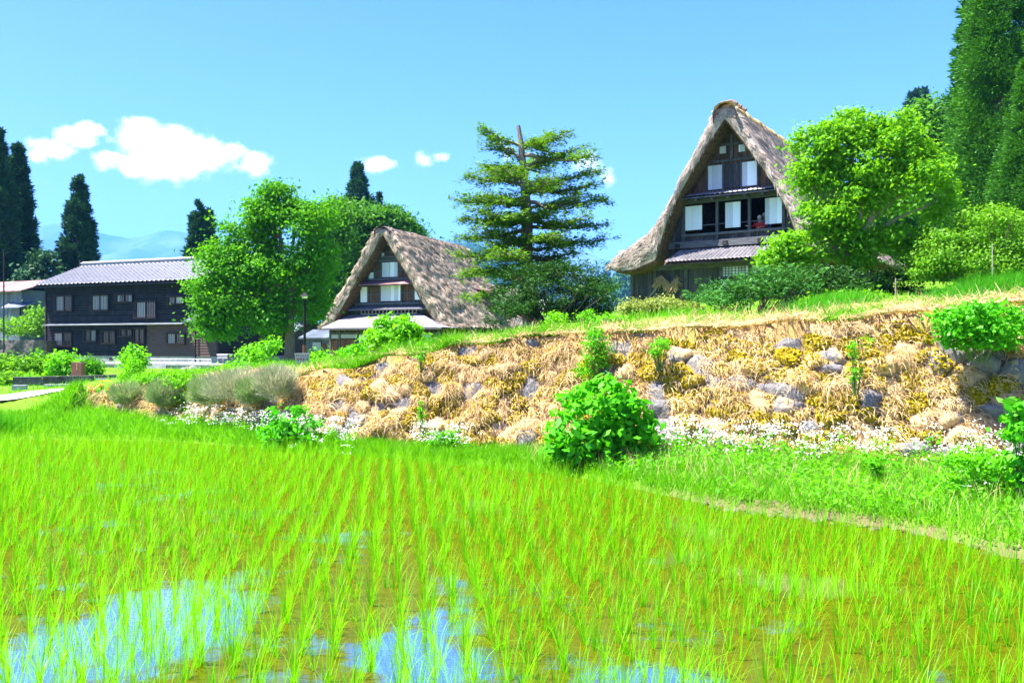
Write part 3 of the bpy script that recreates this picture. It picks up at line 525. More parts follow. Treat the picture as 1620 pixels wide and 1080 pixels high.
# ------------------------------------------------------------------ the middle thatched house
def mid_house():
    F = Facade(618, 55, 22, 1.0); R = F.root('thatched_house', 'mossy thatched farmhouse with grey porch roof between the leafy tree and the fir', 'house')
    rng = np.random.RandomState(5); VG = -.9
    ou = [(511,517),(516,511),(538,470),(561,432),(582,391),(597,366),(603,361),(610,359)]
    inn = [(513,519),(527,517),(536,507),(553,478),(572,441),(593,406),(610,374)]
    ax = F(610, 359, VG)[0]; O = [(F(x, y, VG)[0]-ax, F(x, y, VG)[1]) for x, y in ou]; I = [(F(x, y, VG)[0]-ax, F(x, y, VG)[1]) for x, y in inn]; O[-1] = (0, O[-1][1]); I[-1] = (0, I[-1][1])
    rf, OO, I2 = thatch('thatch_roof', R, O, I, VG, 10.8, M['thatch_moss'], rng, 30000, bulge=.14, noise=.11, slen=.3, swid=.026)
    zr = O[-1][1]; V = []; nn = 60
    for v in np.linspace(VG-.2, 10.9, nn):
        for a in np.linspace(-.3, np.pi+.3, 9): V.append((.55*math.cos(a)+.05*math.sin(v*7), v, zr-.38+.42*math.sin(a)+.03*math.sin(v*5.3+a*3)))
    mesh_np('ridge', np.array(V), grid_faces(nn, 9), M['bark_ridge'], R, {'rnd': (rng.rand(59*8), 'FACE')})
    def halfw(z):
        L = I2[:len(I2)//2+1]; L = L[L[:, 0] < 0]; o = np.argsort(L[:, 1]); return float(-np.interp(z, L[o, 1], L[o, 0]))
    ztg = I2[:, 1].max(); z0 = F(600, 497)[1]
    g = [(-halfw(z), z) for z in np.linspace(z0, ztg-.05, 14)]; g += [(-x, z) for x, z in g[::-1]]
    MB().prism(g, 0, .12).build('gable_wall', M['plank_v'], R)
    g = [(-halfw(z), z) for z in np.linspace(F(618, 387)[1], ztg-.06, 5)]; g += [(-x, z) for x, z in g[::-1]]; MB().prism(g, -.03, -.003).build('gable_plaster', M['plaster'], R)
    for r, n in (((605,415,630,438),2),((602.5,451.5,634.5,476),2),((571,454,582,478),1),((656,452,668,474),1),((584,431,592.5,443.5),1),((604,400,608.5,405.5),1),((624,398,628,404.5),1)):
        a = rect(F, *r); w = (a[1]-a[0])/n
        for k in range(n): bx('shutter', M['paper'], R, a[0]+w*k+.012, a[0]+w*(k+1)-.012, -.06, -.004, a[2], a[3])
    for r in ((583,454,601,478),(636,451,655,475),(593,418,604,442),(631,416,645,438),(610,393,623,405)):
        a = rect(F, *r); d = bx('boarded_panel', M['plank_brown'], R, a[0]+.03, a[1]-.03, -.045, -.004, a[2], a[3])
        f = MB(); f.box(a[0], a[1], -.075, -.046, (a[2]+a[3])/2-.04, (a[2]+a[3])/2+.04); f.build('batten', M['post'], d)
    for x, y0, y1 in ((583,447,482),(602,445,482),(635.5,444,480),(655.5,444,478),(604,412,443),(631,410,441),(593,415,444)):
        a = F(x, (y0+y1)/2)[0]; bx('post', M['post'], R, a-.05, a+.05, -.085, -.002, F(x, y1)[1], F(x, y0)[1])
    for y in (411.5, 441.5, 480, 406.5): z = F(618, y)[1]; bx('cross_beam', M['beam'], R, -halfw(z)*.97, halfw(z)*.97, -.1, -.001, z-.07, z+.07)
    zp = F(618, 446, -.6)[1]; hw = halfw(zp)*1.0
    MB().slab((-hw, -.7, zp-.12), (hw, -.7, zp-.12), (hw, -.02, zp+.14), (-hw, -.02, zp+.14), .06).build('pent_roof', M['redroof'], R)
    zp = F(618, 488, -.5)[1]; hw = halfw(zp)*.96
    MB().slab((-hw, -.55, zp-.02), (hw, -.55, zp-.02), (hw, -.02, zp+.2), (-hw, -.02, zp+.2), .08).build('lower_pent_roof', M['beam'], R)
    a = rect(F, 572, 489.5, 659, 495.5, -.15); m = MB()
    for k, x in enumerate(np.linspace(a[0], a[1], 16)): m.box(x-.025, x+.025, -.2, -.12, a[2], a[3])
    m.box(a[0], a[1], -.21, -.11, a[2]-.05, a[2]); m.box(a[0], a[1], -.21, -.11, a[3], a[3]+.05); m.build('vent_lattice', M['paper_grey'], R)
    bx('vent_backing', M['dark'], R, a[0], a[1], -.08, -.01, a[2], a[3])
    # porch in front: hipped metal roof on a boarded front
    D = -2.3; zl = F(590, 518, D)[1]; zu = F(610, 497, -.12)[1]; xa = F(508, 519, D)[0]; xb = F(699, 514, D)[0]; xc = F(553, 497, -.12)[0]; xd = F(666, 497, -.12)[0]
    m = MB(); A = (xa, D, zl); B = (xb, D, zl); C = (xd, -.12, zu); E = (xc, -.12, zu); G = (xa, -.0, zl); K = (xb, .0, zl)
    m.slab(A, B, C, E, .09); m.add([A, E, G, B, C, K], [(0, 1, 2), (3, 5, 4)]); m.build('porch_roof', M['shingle'], R)
    bx('gutter', M['post'], R, xa, xb, D-.08, D+.02, zl-.13, zl-.05)
    D2 = -1.7; x0 = F(522, 540, D2)[0]; x1 = F(697, 540, D2)[0]; zt = zl-.06
    bx('porch_wall', M['plank_brown'], R, x0, x1, D2, -.15, -1, zt)
    for x in (523, 538, 566, 584, 640, 668, 695): a_ = F(x, 540, D2)[0]; bx('post', M['post'], R, a_-.06, a_+.06, D2-.07, D2-.002, -1, zt-.02)
    z_ = F(560, 528, D2)[1]; bx('cross_beam', M['beam'], R, x0, x1, D2-.055, D2-.001, z_-.06, z_+.06)
    for r in ((524,538,536.5,566),(540,537,565,565)):
        a = rect(F, *r, D2); d = bx('door', M['plank_red'], R, a[0], a[1], D2-.04, D2-.003, a[2], a[3])
    for r in ((525,529.5,536.5,535.5),(540,529,565,535)):
        a = rect(F, *r, D2); d = bx('window', M['frame_dark'], R, a[0]-.03, a[1]+.03, D2-.045, D2-.004, a[2]-.03, a[3]+.03); bx('pane', M['glass_curtain'], d, a[0], a[1], D2-.06, D2-.047, a[2], a[3])
    for r in ((568.5,527.5,582.5,542),(669,526,682,534),(668,536,684,548)):
        a = rect(F, *r, D2); bx('white_panel', M['paper'], R, a[0], a[1], D2-.05, D2-.004, a[2], a[3])
    a = rect(F, 568.5, 543.5, 582.5, 565, D2); bx('low_panel', M['plank_red'], R, a[0], a[1], D2-.05, D2-.004, a[2], a[3])
    # side walls under the eaves
    W = abs(I2[:, 0]).max()-1.0
    bx('side_wall', M['plank_brown'], R, -W, W, .15, 10.4, -1.2, F(714, 500, 0)[1]+.3)
    # smoke dormer on the right slope
    OOr = OO[OO[:, 0] > 0]; zd = zr*.5; o = np.argsort(OOr[:, 1]); xd_ = float(np.interp(zd, OOr[o, 1], OOr[o, 0]))
    m = MB(); m.slab((xd_+1.1, 7.2, zd+.4), (xd_+1.1, 8.8, zd+.4), (xd_-.6, 8.8, zd+.75), (xd_-.6, 7.2, zd+.75), .09); m.build('dormer_roof', M['redroof'], R)
    m = MB(); m.box(xd_-.5, xd_+.85, 7.35, 8.65, zd-.6, zd+.32); m.build('dormer', M['dark'], R)
    return F
M['bark_ridge'] = leaf_mat('dark_ridge_bark', (.06,.05,.045), (.15,.13,.12), .02, None, gloss=.03, patch=1)
M['paper_grey'] = mat('grey_lattice_wood', (.3,.29,.28), (.45,.44,.42), 4)
MF = mid_house()

# thatched house behind the middle one, and the white-roofed house to its right
def rear_house():
    F = Facade(772, 74, 22, 1.0); R = F.root('thatched_house', 'small thatched roof half hidden behind the middle farmhouse and the fir branches', 'house'); rng = np.random.RandomState(8)
    O = [(-3.2,2.2),(-2.9,2.4),(-1.6,4.4),(-.6,6.0),(0,6.6)]; I = [(-3.1,2.1),(-2.5,2.2),(-1.2,4.2),(-.3,5.6),(0,6.0)]
    O = [(x*1.25, z-.55) for x, z in O]; I = [(x*1.25, z-.55) for x, z in I]
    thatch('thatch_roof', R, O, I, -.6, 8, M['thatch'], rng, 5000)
    MB().prism([(-3, -1), (3, -1), (3, 1.6), (0, 5.0), (-3, 1.6)], 0, 7.5).build('wall', M['plank_brown'], R)
rear_house()
def low_house(px, Y, th, zb, w, d, h, rise, label, roof, wall, ov=.5):
    F = Facade(px, Y, th, zb); R = F.root('village_house', label, 'house')
    bx('wall', wall, R, -w/2, w/2, 0, d, -1, h); e = h+.0; m = MB()
    m.slab((-w/2-ov, -ov, e-.1), (w/2+ov, -ov, e-.1), (w/2+ov, d/2, e+rise), (-w/2-ov, d/2, e+rise), .1); m.slab((w/2+ov, d+ov, e-.1), (-w/2-ov, d+ov, e-.1), (-w/2-ov, d/2, e+rise), (w/2+ov, d/2, e+rise), .1); m.build('roof', roof, R)
    g = MB(); g.add([(-w/2+.02, .02, e), (-w/2+.02, d-.02, e), (-w/2+.02, d/2, e+rise-.15), (w/2-.02, .02, e), (w/2-.02, d-.02, e), (w/2-.02, d/2, e+rise-.15)], [(0, 1, 2), (3, 5, 4)]); g.build('gable', wall, R)
    f = bx('window', M['frame_dark'], R, -w*.3, -w*.05, -.06, -.003, h*.35, h*.75); bx('pane', M['glass_curtain'], f, -w*.29, -w*.06, -.075, -.062, h*.37, h*.73)
    f = bx('window', M['frame_dark'], R, w*.08, w*.33, -.06, -.003, h*.35, h*.75); bx('pane', M['glass'], f, w*.09, w*.32, -.075, -.062, h*.37, h*.73)
    bx('door', M['plank_red'], R, -w*.02, w*.06, -.05, -.003, -.5, h*.7)
    return F
low_house(812, 88, 15, 1.2, 5.0, 6, 3.1, 2.3, 'pale-roofed house showing in gaps right of the rear thatch and behind the fir', M['white_metal'], M['plaster'])
low_house(412, 72, 20, .3, 6, 5, 2.5, 1.2, 'low house with slate-blue roof glimpsed beneath the leafy tree right of the black house', M['bluesheet'], M['plank_v'])
low_house(512, 60, 20, .8, 3.0, 3, 1.6, .5, 'small grey shed with slate lean-to roof beside the lamp post', M['bluesheet'], M['bluesheet'], .35)

# ------------------------------------------------------------------ the black boarded house
def black_house():
    F = Facade(205, 65, 22, .35); R = F.root('boarded_house', 'long two-storey black boarded house with grey tiled roof at left', 'house')
    xl = F(72, 500)[0]; xr = F(345, 500)[0]; zf = F(205, 563)[1]; ze = F(190, 452)[1]+.12; D = 8
    bx('foundation', M['concrete'], R, xl+.05, xr-.05, .04, D, -1.2, zf)
    bx('wall', M['clap'], R, xl, xr, .035, D, zf, ze)
    V, Fc = slat_clap(xl, F(232, 540)[0], zf, F(205, 513)[1], .034); MB().add(V, Fc).build('clapboards', M['clap'], R)
    V, Fc = slat_clap(F(232, 540)[0]+.004, xr, zf, F(205, 513)[1], .034); MB().add(V, Fc).build('clapboards', M['clap_brown'], R)
    V, Fc = slat_clap(xl, xr-.0, F(205, 513)[1]+.003, ze, .034); MB().add(V, Fc).build('clapboards', M['clap'], R)
    bx('corner_board', M['frame_dark'], R, xl-.04, xl+.1, -.05, .03, zf, ze); bx('corner_board', M['frame_dark'], R, xr-.1, xr+.04, -.05, .03, zf, ze)
    # canopy strip
    zc = F(190, 513)[1]; xa = F(76, 514)[0]; xb = F(296, 511)[0]
    MB().slab((xa, -.5, zc-.0), (xb, -.5, zc-.0), (xb, .0, zc+.1), (xa, .0, zc+.1), .05).build('canopy', M['bluesheet'], R); bx('canopy_edge', M['concrete'], R, xa, xb, -.53, -.5, zc-.05, zc+.01)
    # roof
    zr = F(215, 417, D/2-.2)[1]; xA = F(51, 456, -.75)[0]; zA = F(190, 447.5, -.75)[1]; xR = xr+.5
    xT = F(108, 421, D/2-.2)[0]
    V1, F1 = tiles((xA, -.75, zA), (xR, -.75, zA), (xR, D/2, zr), (xA, D/2, zr), 42, 16, .05, .085); V2, F2 = tiles((xR, D+.75, zA), (xA, D+.75, zA), (xA, D/2, zr), (xR, D/2, zr), 42, 16, .05, .085)
    V, Fm = merge([(V1, F1), (V2, F2)]); mesh_np('roof', V, Fm, M['tile'], R)
    m = MB(); m.slab((xA+.03, -.72, zA-.05), (xR-.03, -.72, zA-.05), (xR-.03, D/2, zr-.05), (xA+.03, D/2, zr-.05), .12); m.slab((xR-.03, D+.72, zA-.05), (xA+.03, D+.72, zA-.05), (xA+.03, D/2, zr-.05), (xR-.03, D/2, zr-.05), .12); m.build('eaves', M['frame_dark'], R)
    m = MB(); m.add([(xl+.01, .05, ze-.01), (xl+.01, D-.05, ze-.01), (xl+.01, D/2, zr-.2), (xr-.01, .05, ze-.01), (xr-.01, D-.05, ze-.01), (xr-.01, D/2, zr-.2)], [(0, 2, 1), (3, 4, 5)]); m.build('gable', M['clap'], R)
    m = MB().box(xA, xR, D/2-.14, D/2+.14, zr-.05, zr+.2)
    for x in np.arange(xA, xR, .3): m.tube([(x, D/2-.17, zr+.22), (x+.26, D/2-.17, zr+.22)], .075, 8)
    m.tube([(xA-.04, D/2, zr+.25), (xR+.04, D/2, zr+.25)], .13, 10); m.build('ridge_tiles', M['tile_pale'], R)
    bx('ridge_end', M['frame_dark'], R, xA-.1, xA, D/2-.25, D/2+.25, zr-.1, zr+.5)
    # windows: frame > panes > bars
    def win(r, panes, bars=True, grid=True):
        a = rect(F, *r); f = MB(); t = .07
        f.box(a[0]-t, a[0], -.13, -.01, a[2]-t, a[3]+t); f.box(a[1], a[1]+t, -.13, -.01, a[2]-t, a[3]+t); f.box(a[0], a[1], -.13, -.01, a[2]-t, a[2]); f.box(a[0], a[1], -.13, -.01, a[3], a[3]+t)
        xm = (a[0]+a[1])/2; f.box(xm-.03, xm+.03, -.12, -.01, a[2], a[3])
        w = f.build('window', M['frame_dark'], R); n = len(panes); wd = (a[1]-a[0])/n
        for k, g in enumerate(panes): 
            if g: bx('pane', M[g], w, a[0]+wd*k+.01, a[0]+wd*(k+1)-.01, -.05, -.012, a[2]+.01, a[3]-.01)
        if bars:
            b = MB()
            for x in np.arange(a[0]-.1, a[1]+.15, .16): b.box(x-.012, x+.012, -.24, -.215, a[2]-.12, a[3]+.12)
            b.box(a[0]-.15, a[1]+.15, -.21, -.19, a[3]+.06, a[3]+.09); b.box(a[0]-.15, a[1]+.15, -.21, -.19, a[2]-.09, a[2]-.06); b.build('window_bars', M['bar_brown'], w)
    c, g, wm = 'glass_curtain', 'glass', 'glass_warm'
    win((90,469,115,491),[c,g]); win((147,468,172,490),[c,c]); win((186,467,210,477),[c,g,g,c]); win((217,478,247,502),[c,g]); win((268,470,290,480),[g,wm])
    win((87,527,114,546),[wm,g]); win((136,523,153,539),[g,c]); win((164,525,183,542),[g,g]); win((192,522,209,531),[g,g]); win((214,521,229,542),[g,g]); win((266,528,293,543),[c,g])
    xd = F(311, 530)[0]; bl = F(311, 565)[1]
    MB().tube([(xd, -.12, -.3), (xd, -.12, zc+.2)], .05).build('drainpipe', M['black_metal'], R)
    bx('foundation_vent', M['frame_dark'], R, F(142, 565)[0], F(148, 565)[0], .02, .045, zf-.32, zf-.14); bx('foundation_vent', M['frame_dark'], R, F(172, 565)[0], F(178, 565)[0], .02, .045, zf-.32, zf-.14)
    zl = F(320, 505, -1.2)[1]; x0 = F(298, 505, -1)[0]; MB().slab((x0, -1.5, zl-.1), (xr+.6, -1.5, zl-.1), (xr+.6, -.06, zl+.45), (x0, -.06, zl+.45), .08).build('porch_roof', M['tile'], R)
    # stone retaining wall before it
    vb = -5; RW = thing('retaining_wall', 'low stone and concrete retaining wall before the black house, topped by a pale coping', 'wall', (*(F.P+F.v*vb), .35), -F.th)
    xa = F(149, 580, vb)[0]; xb = F(452, 580, vb)[0]; zt = F(300, 575, vb)[1]; rng = np.random.RandomState(4)
    n = 160; hh = 14; xs = np.linspace(xa, xb, n); zs = np.linspace(-.9, zt-.12, hh); P = np.stack(np.meshgrid(xs, [0], zs, indexing='ij'), -1)[:, 0]; P[..., 1] = -.25*fbm(P*np.array([1.2, 1, 1.8]), 21, 4)-.05
    mesh_np('masonry', P.reshape(-1, 3), grid_faces(n, hh), M['rock'], RW, smooth=True); bx('coping', M['concrete'], RW, xa, xb, -.12, 1.2, zt-.12, zt); bx('backing', M['concrete'], RW, xa, xb, .25, 1.2, -.9, zt-.125)
    bx('concrete_face', M['concrete'], RW, F(228, 585, vb)[0], F(266, 585, vb)[0], -.2, .2, -.9, zt-.13)
    # ladder lying along the coping
    LD = thing('ladder', 'white metal ladder standing on edge along the coping before the black house', 'ladder', (*(F.P+F.v*(vb+.4)), .35+zt), -F.th)
    xa, xb = F(238, 570, vb+.4)[0], F(334, 570, vb+.4)[0]; z1 = F(286, 567.5, vb+.4)[1]-zt
    for z in (.06, z1): bx('rail', M['white_metal'], LD, xa, xb, -.02, .02, z-.03, z+.03)
    for x in np.linspace(xa+.2, xb-.2, 13): bx('rung', M['concrete'], LD, x-.016, x+.016, -.02, .02, .092, z1-.031)
    # table by the right end
    tx, tz = F(356, 571, -3); T = thing('work_table', 'pale work table with shelf beside the right end of the black house', 'table', (*(F.P+F.u*tx+F.v*-3), .35+zt), -F.th)
    bx('tabletop', M['white_metal'], T, -.45, .45, -.3, .3, .55, .62); bx('apron', M['concrete'], T, -.42, .42, -.28, -.25, .3, .55); bx('shelf', M['concrete'], T, -.42, .42, -.24, .28, .12, .16)
    for sx in (-.4, .4):
        for sy in (-.26, .26): bx('leg', M['concrete'], T, sx-.025, sx+.025, sy-.025+.04, sy+.025, -.02, .549)
    return F
M['tile_pale'] = mat('pale_ridge_tile', (.22,.22,.24), (.36,.36,.38), 2, rough=.45, spec=.5); M['bar_brown'] = mat('rusty_bars', (.04,.026,.022), (.08,.05,.042), 5)
KF = black_house()

# ------------------------------------------------------------------ shed at the far left
def shed():
    F = Facade(-10, 78, 24, 2.3); R = F.root('metal_shed', 'grey sheet-metal shed with faded pink roof at the left edge', 'shed')
    xr = F(34, 480)[0]; zt = F(10, 459)[1]; xl = -6
    bx('wall', M['bluesheet'], R, xl, xr, 0, 7, -2, zt); zr = F(0, 446, 3.5)[1]
    m = MB(); m.slab((xl, -.6, zt-.1), (xr+.7, -.6, zt-.1), (xr+.7, 3.5, zr), (xl, 3.5, zr), .1); m.slab((xr+.7, 7.6, zt-.1), (xl, 7.6, zt-.1), (xl, 3.5, zr), (xr+.7, 3.5, zr), .1); m.build('roof', M['redroof'], R)
    z2 = F(37, 484, -1)[1]; MB().slab((xr-1.2, -1.1, z2-.1), (xr+1.2, -1.1, z2-.1), (xr+.7, 1.5, z2+.55), (xr-1.2, .0, z2+.5), .08).build('lean_to_roof', M['bluesheet'], R)
    bx('lean_to', M['bluesheet'], R, xr+.003, xr+.55, -.6, 1.5, -2, z2-.15); bx('lean_to', M['bluesheet'], R, xr-1.0, xr-.0, -.5, -.003, -2, z2-.2)
    a = rect(F, 24, 487, 32, 513, -.6); bx('door', M['dark'], R, a[0], a[1], -.55, -.505, a[2], a[3])
shed()
# bank wall of dark stones beyond the garden
def bank_wall():
    rng = np.random.RandomState(6); x0, y0, _ = at(-60, 540, 66); x1, y1, _ = at(70, 545, 66); n, h = 90, 10; R = thing('bank_wall', 'dark dry-stone bank wall above the orange soil left of the black house', 'wall', (x0, y0, .9))
    P = np.stack(np.meshgrid(np.linspace(0, x1-x0, n), [0], np.linspace(-.6, 1.25, h), indexing='ij'), -1)[:, 0]; P[..., 1] = -.5*fbm(P*1.6, 3, 4); o = mesh_np('masonry', P.reshape(-1, 3), grid_faces(n, h), M['rock_dark'], R, smooth=True)
    P2 = MB().box(0, x1-x0, .3, 2, -.6, 1.2).build('earth_fill', M['rock_dark'], R)
M['rock_dark'] = mat('dark_stone', (.05,.045,.04), (.16,.14,.12), 4, bump=.6)
bank_wall()
# ------------------------------------------------------------------ foliage builders
def cards(P, Nrm, size, asp, rng, dirv=None):
    """diamond leaf per point: normal Nrm, length size, width size*asp; dirv = direction of the long axis"""
    n = len(P); r = unit(rng.normal(size=(n, 3))) if dirv is None else dirv
    T = unit(r-(r*Nrm).sum(1, keepdims=True)*Nrm); B = np.cross(Nrm, T); s = np.broadcast_to(np.asarray(size, float).reshape(-1, 1), (n, 1))
    V = np.stack([P-T*s*.5, P+B*s*asp*.5+T*s*.05, P+T*s*.5, P-B*s*asp*.5+T*s*.05], 1).reshape(-1, 3)
    return V, np.arange(4*n).reshape(-1, 4)
def crown_clumps(lobes, n, rng, inner=.5):
    L = np.array(lobes, float); wt = (L[:, 3]*L[:, 4]+L[:, 3]*L[:, 5]+L[:, 4]*L[:, 5]); k = rng.choice(len(L), n, p=wt/wt.sum())
    d = unit(rng.normal(size=(n, 3))); r = (inner+(1-inner)*rng.rand(n, 1)**.6)
    return L[k, :3]+d*r*L[k, 3:6], d, k
def twig_tubes(root, ends, rng, r0, r1, sag=.1, n=6):
    out = []
    for e in ends:
        a = np.array(root, float); e = np.array(e, float); t = np.linspace(0, 1, n)[:, None]; mid = (e-a)
        P = a+mid*t+np.array([0, 0, 1])*np.sin(t*np.pi)*sag*np.linalg.norm(mid)+rng.normal(0, .03, (n, 3))*np.linalg.norm(mid)*t*(1-t)*3
        out.append(tube_arr(P, np.linspace(r0, r1, n), 6))
    return out
def lobes_px(L, Y, base, dz=1.0):
    """lobes given in photo pixels (cx, cy, rx, ry[, dY]) at depth Y, made relative to the plant's base"""
    o = []
    for l in L:
        Yl = Y+(l[4] if len(l) > 4 else 0); c = at(l[0], l[1], Yl)-np.array(base); k = Yl/FPX; o.append((*c, l[2]*k, l[2]*k*dz, l[3]*k))
    return o
def broad_tree(name, label, cat, px, Y, lobes, nclump, per, leaf, m, bark, seed, trunk_r=.2, fork=.35, clump_r=.5, inner=.45, base_z=None, group=None, asp=.55, flat=.5, up=.6, shrub=False, lean=0, stems=5, droop=0, gap=.0):
    rng = np.random.RandomState(seed); x = (px-810)/FPX*Y; b = np.array([x, Y, gz(x, Y)-.03 if base_z is None else base_z])
    if shrub: b[2] = min(b[2], min(at(l[0], l[1]+.5*l[3], Y)[2] for l in lobes))
    R = thing(name, label, cat, b, 0, group); L = lobes_px(lobes, Y, b)
    C, D, k = crown_clumps(L, nclump, rng, inner); zt = max(l[2] for l in L)
    keep = (C[:, 2] > .08) & (vnoise(C/(clump_r*2.2)+seed, seed) > gap); C = C[keep]; nclump = len(C)
    cr = clump_r*(.6+.8*rng.rand(nclump)); n = nclump*per; off = rng.normal(size=(n, 3))*np.repeat(cr, per)[:, None]*np.array([.55, .55, .55*flat])
    P = np.repeat(C, per, 0)+off; P[:, 2] -= droop*(off[:, 0]**2+off[:, 1]**2)/np.maximum(np.repeat(cr, per), .01)
    P_keep = P[:, 2] > .02; P = P[P_keep]; n = len(P)
    off = off[P_keep]; N_ = unit(rng.normal(size=(n, 3))*.55+np.array([0, 0, up*.8])+unit(off/np.array([1, 1, flat]))*.75); V, F = cards(P, N_, leaf*(.6+.7*rng.rand(n)), asp, rng)
    # stem
    tubes = []; h = zt*fork; fk = np.array([lean*h, 0, h])
    if not shrub:
        t = np.linspace(0, 1, 7)[:, None]; Pt = fk*t+np.array([0, 0, -.15])*(1-t)+rng.normal(0, .03, (7, 3))*h*.25*t; rad = trunk_r*(1-.35*t[:, 0]); rad[0] *= 1.35; tubes.append(tube_arr(Pt, rad, 10)); fk = Pt[-1]
        for l in L:
            c = np.array(l[:3]); tubes += twig_tubes(fk-np.array([0, 0, .1]), [c], rng, trunk_r*.55, trunk_r*.15, .06, 8)
        lc = np.array(L)[:, :3]
        for i in rng.choice(nclump, min(nclump, 60), replace=False):
            s = lc[np.argmin(((lc-C[i])**2).sum(1))]; a = fk+(s-fk)*rng.uniform(.5, .95); tubes += twig_tubes(a, [C[i]], rng, trunk_r*.16, trunk_r*.03, .05, 5)
    else:
        for i in rng.choice(nclump, min(nclump, stems*6), replace=False):
            a = np.array([C[i][0]*.25, C[i][1]*.25, -.1]); tubes += twig_tubes(a, [C[i]], rng, trunk_r, trunk_r*.35, .08, 5)
    TV, TF = merge(tubes); mesh_np('stem' if shrub else 'trunk', TV, TF, bark, R, smooth=True)
    mesh_np('foliage' if shrub else 'crown', V, F, m, R, {'rnd': (np.clip(rng.normal(.5, .22, n), 0, 1), 'FACE')}); return R

def cedar(name, label, px, Y, top, base_py, hw, m, seed, nclump=500, per=36, leaf=.3, bare=.1, tight=.9, group=None, base_z=None, trunk=.35, power=.8, cl=1.0, gaps=.25):
    rng = np.random.RandomState(seed); x = (px-810)/FPX*Y; zb = at(px, base_py, Y)[2] if base_z is None else base_z; b = np.array([x, Y, zb]); Ht = at(px, top, Y)[2]-zb; W = hw*Y/FPX
    R = thing(name, label, 'tree', b, 0, group)
    t = bare+(1-bare)*np.where(rng.rand(nclump) < .35, rng.rand(nclump)*.99, 1-np.sqrt(rng.rand(nclump))*.995); az = rng.rand(nclump)*2*np.pi
    keep = vnoise(np.column_stack([np.cos(az)*1.6, np.sin(az)*1.6, t*Ht*.28/cl]), seed) > gaps; t = t[keep]; az = az[keep]; nc = len(t)
    prof = W*np.power(np.clip((1-t)/(1-bare), 0, 1), power)*np.clip((t-bare)/.1+.55, 0, 1)*(.8+.5*(vnoise(np.column_stack([np.cos(az)*2, np.sin(az)*2, t*9]), seed+1)-.5))
    rr = prof*np.where(rng.rand(nc) < .75, .8+.2*rng.rand(nc), .3+.5*rng.rand(nc)); C = np.column_stack([np.cos(az)*rr, np.sin(az)*rr, t*Ht-.22*rr*tight]); csz = cl*(.38+.34*rng.rand(nc))*np.clip(.45+1.1*(1-t), .4, 1.1)
    n = nc*per; o = unit(rng.normal(size=(n, 3)))*np.cbrt(rng.rand(n, 1)); o[:, 2] *= 1.15; out = np.column_stack([np.cos(az), np.sin(az), np.full(nc, .55)]); out = np.repeat(out, per, 0)
    P = np.repeat(C, per, 0)+o*np.repeat(csz, per)[:, None]; d = unit(o*1.1+out*.6+rng.normal(0, .25, (n, 3))); d = unit(unit(o)+out*.35+rng.normal(0, .3, (n, 3))); N_ = unit(np.cross(d, rng.normal(size=(n, 3)))+np.array([0, 0, .25]))
    V, F = cards(P, N_, leaf*1.5*(.6+.8*rng.rand(n)), .26, rng, d)
    tb = [tube_arr(np.column_stack([rng.normal(0, .05, 9), rng.normal(0, .05, 9), np.linspace(-.3, Ht*.93, 9)]), np.linspace(trunk, .04, 9), 9)]
    for i in rng.choice(nc, min(nc, 90), replace=False): tb += twig_tubes((0, 0, max(C[i][2]-.1*rr[i], .1)), [C[i]], rng, .05+.05*(1-t[i]), .02, -.05, 5)
    TV, TF = merge(tb); mesh_np('trunk', TV, TF, M['bark'], R, smooth=True); mesh_np('crown', V, F, m, R, {'rnd': (np.clip(rng.normal(.5, .22, n)+np.repeat(rng.normal(0, .12, nc), per), 0, 1), 'FACE')}); return R

# ------------------------------------------------------------------ trees
broad_tree('leafy_tree', 'broad bright leafy tree standing between the black house and the lamp post', 'tree', 458, 42,
           [(430,320,40,38),(395,355,45,35),(505,340,34,36),(465,360,50,40),(360,415,42,38),(420,410,60,50),(486,415,42,52),(345,465,40,40),(400,475,52,42),(503,395,20,45),(350,510,36,26),(430,500,40,30),(490,480,22,28)],
           720, 95, .2, M['leaf_maple'], M['bark'], 21, trunk_r=.3, fork=.36, clump_r=.62, inner=.35, flat=.5, gap=.36)
broad_tree('grove_tree', 'rounded green tree rising directly behind the middle farmhouse ridge', 'tree', 590, 82,
           [(560,345,45,26),(610,355,45,26),(640,362,22,20),(560,390,50,40),(545,440,40,40),(610,400,45,35),(655,370,12,10)], 420, 90, .36, M['leaf_back'], M['bark'], 22, trunk_r=.4, gap=.25, clump_r=1.0, inner=.5, fork=.3, flat=.5)
broad_tree('grove_tree', 'leafy tree behind the leafy tree and lamp post, left of the middle farmhouse', 'tree', 520, 74,
           [(525,360,36,34),(515,420,40,50),(500,470,40,40),(545,460,30,50),(535,330,18,16)], 330, 80, .34, M['leaf_back'], M['bark'], 23, gap=.25, trunk_r=.35, clump_r=1.0, inner=.5, fork=.3)
cedar('cedar', 'tall cedar poking above the grove behind the middle farmhouse', 567, 120, 257, 540, 50, M['leaf_cedar_far'], 31, 460, 80, .42, bare=.05, cl=1.5, power=.5)
cedar('cedar', 'small cedar tip just right of the tall cedar above the grove', 600, 124, 303, 540, 28, M['leaf_cedar_far'], 32, 260, 60, .42, bare=.05, cl=1.1)
cedar('cedar', 'lone cedar with a bare lower trunk above the left end of the black house roof', 124, 95, 277, 560, 33, M['leaf_cedar_far'], 33, 300, 100, .36, bare=.42, cl=1.25, power=.5, trunk=.7, gaps=.3, tight=1.6)
cedar('cedar', 'twin-topped cedar behind the right end of the black house roof, front stem', 314, 98, 317, 560, 30, M['leaf_cedar_far'], 34, 280, 90, .38, bare=.3, cl=1.2, power=.6)
cedar('cedar', 'shorter cedar close against the right of the twin-topped cedar behind the black house', 330, 99, 330, 560, 24, M['leaf_cedar_far'], 35, 200, 90, .38, bare=.3, cl=1.2, power=.6)
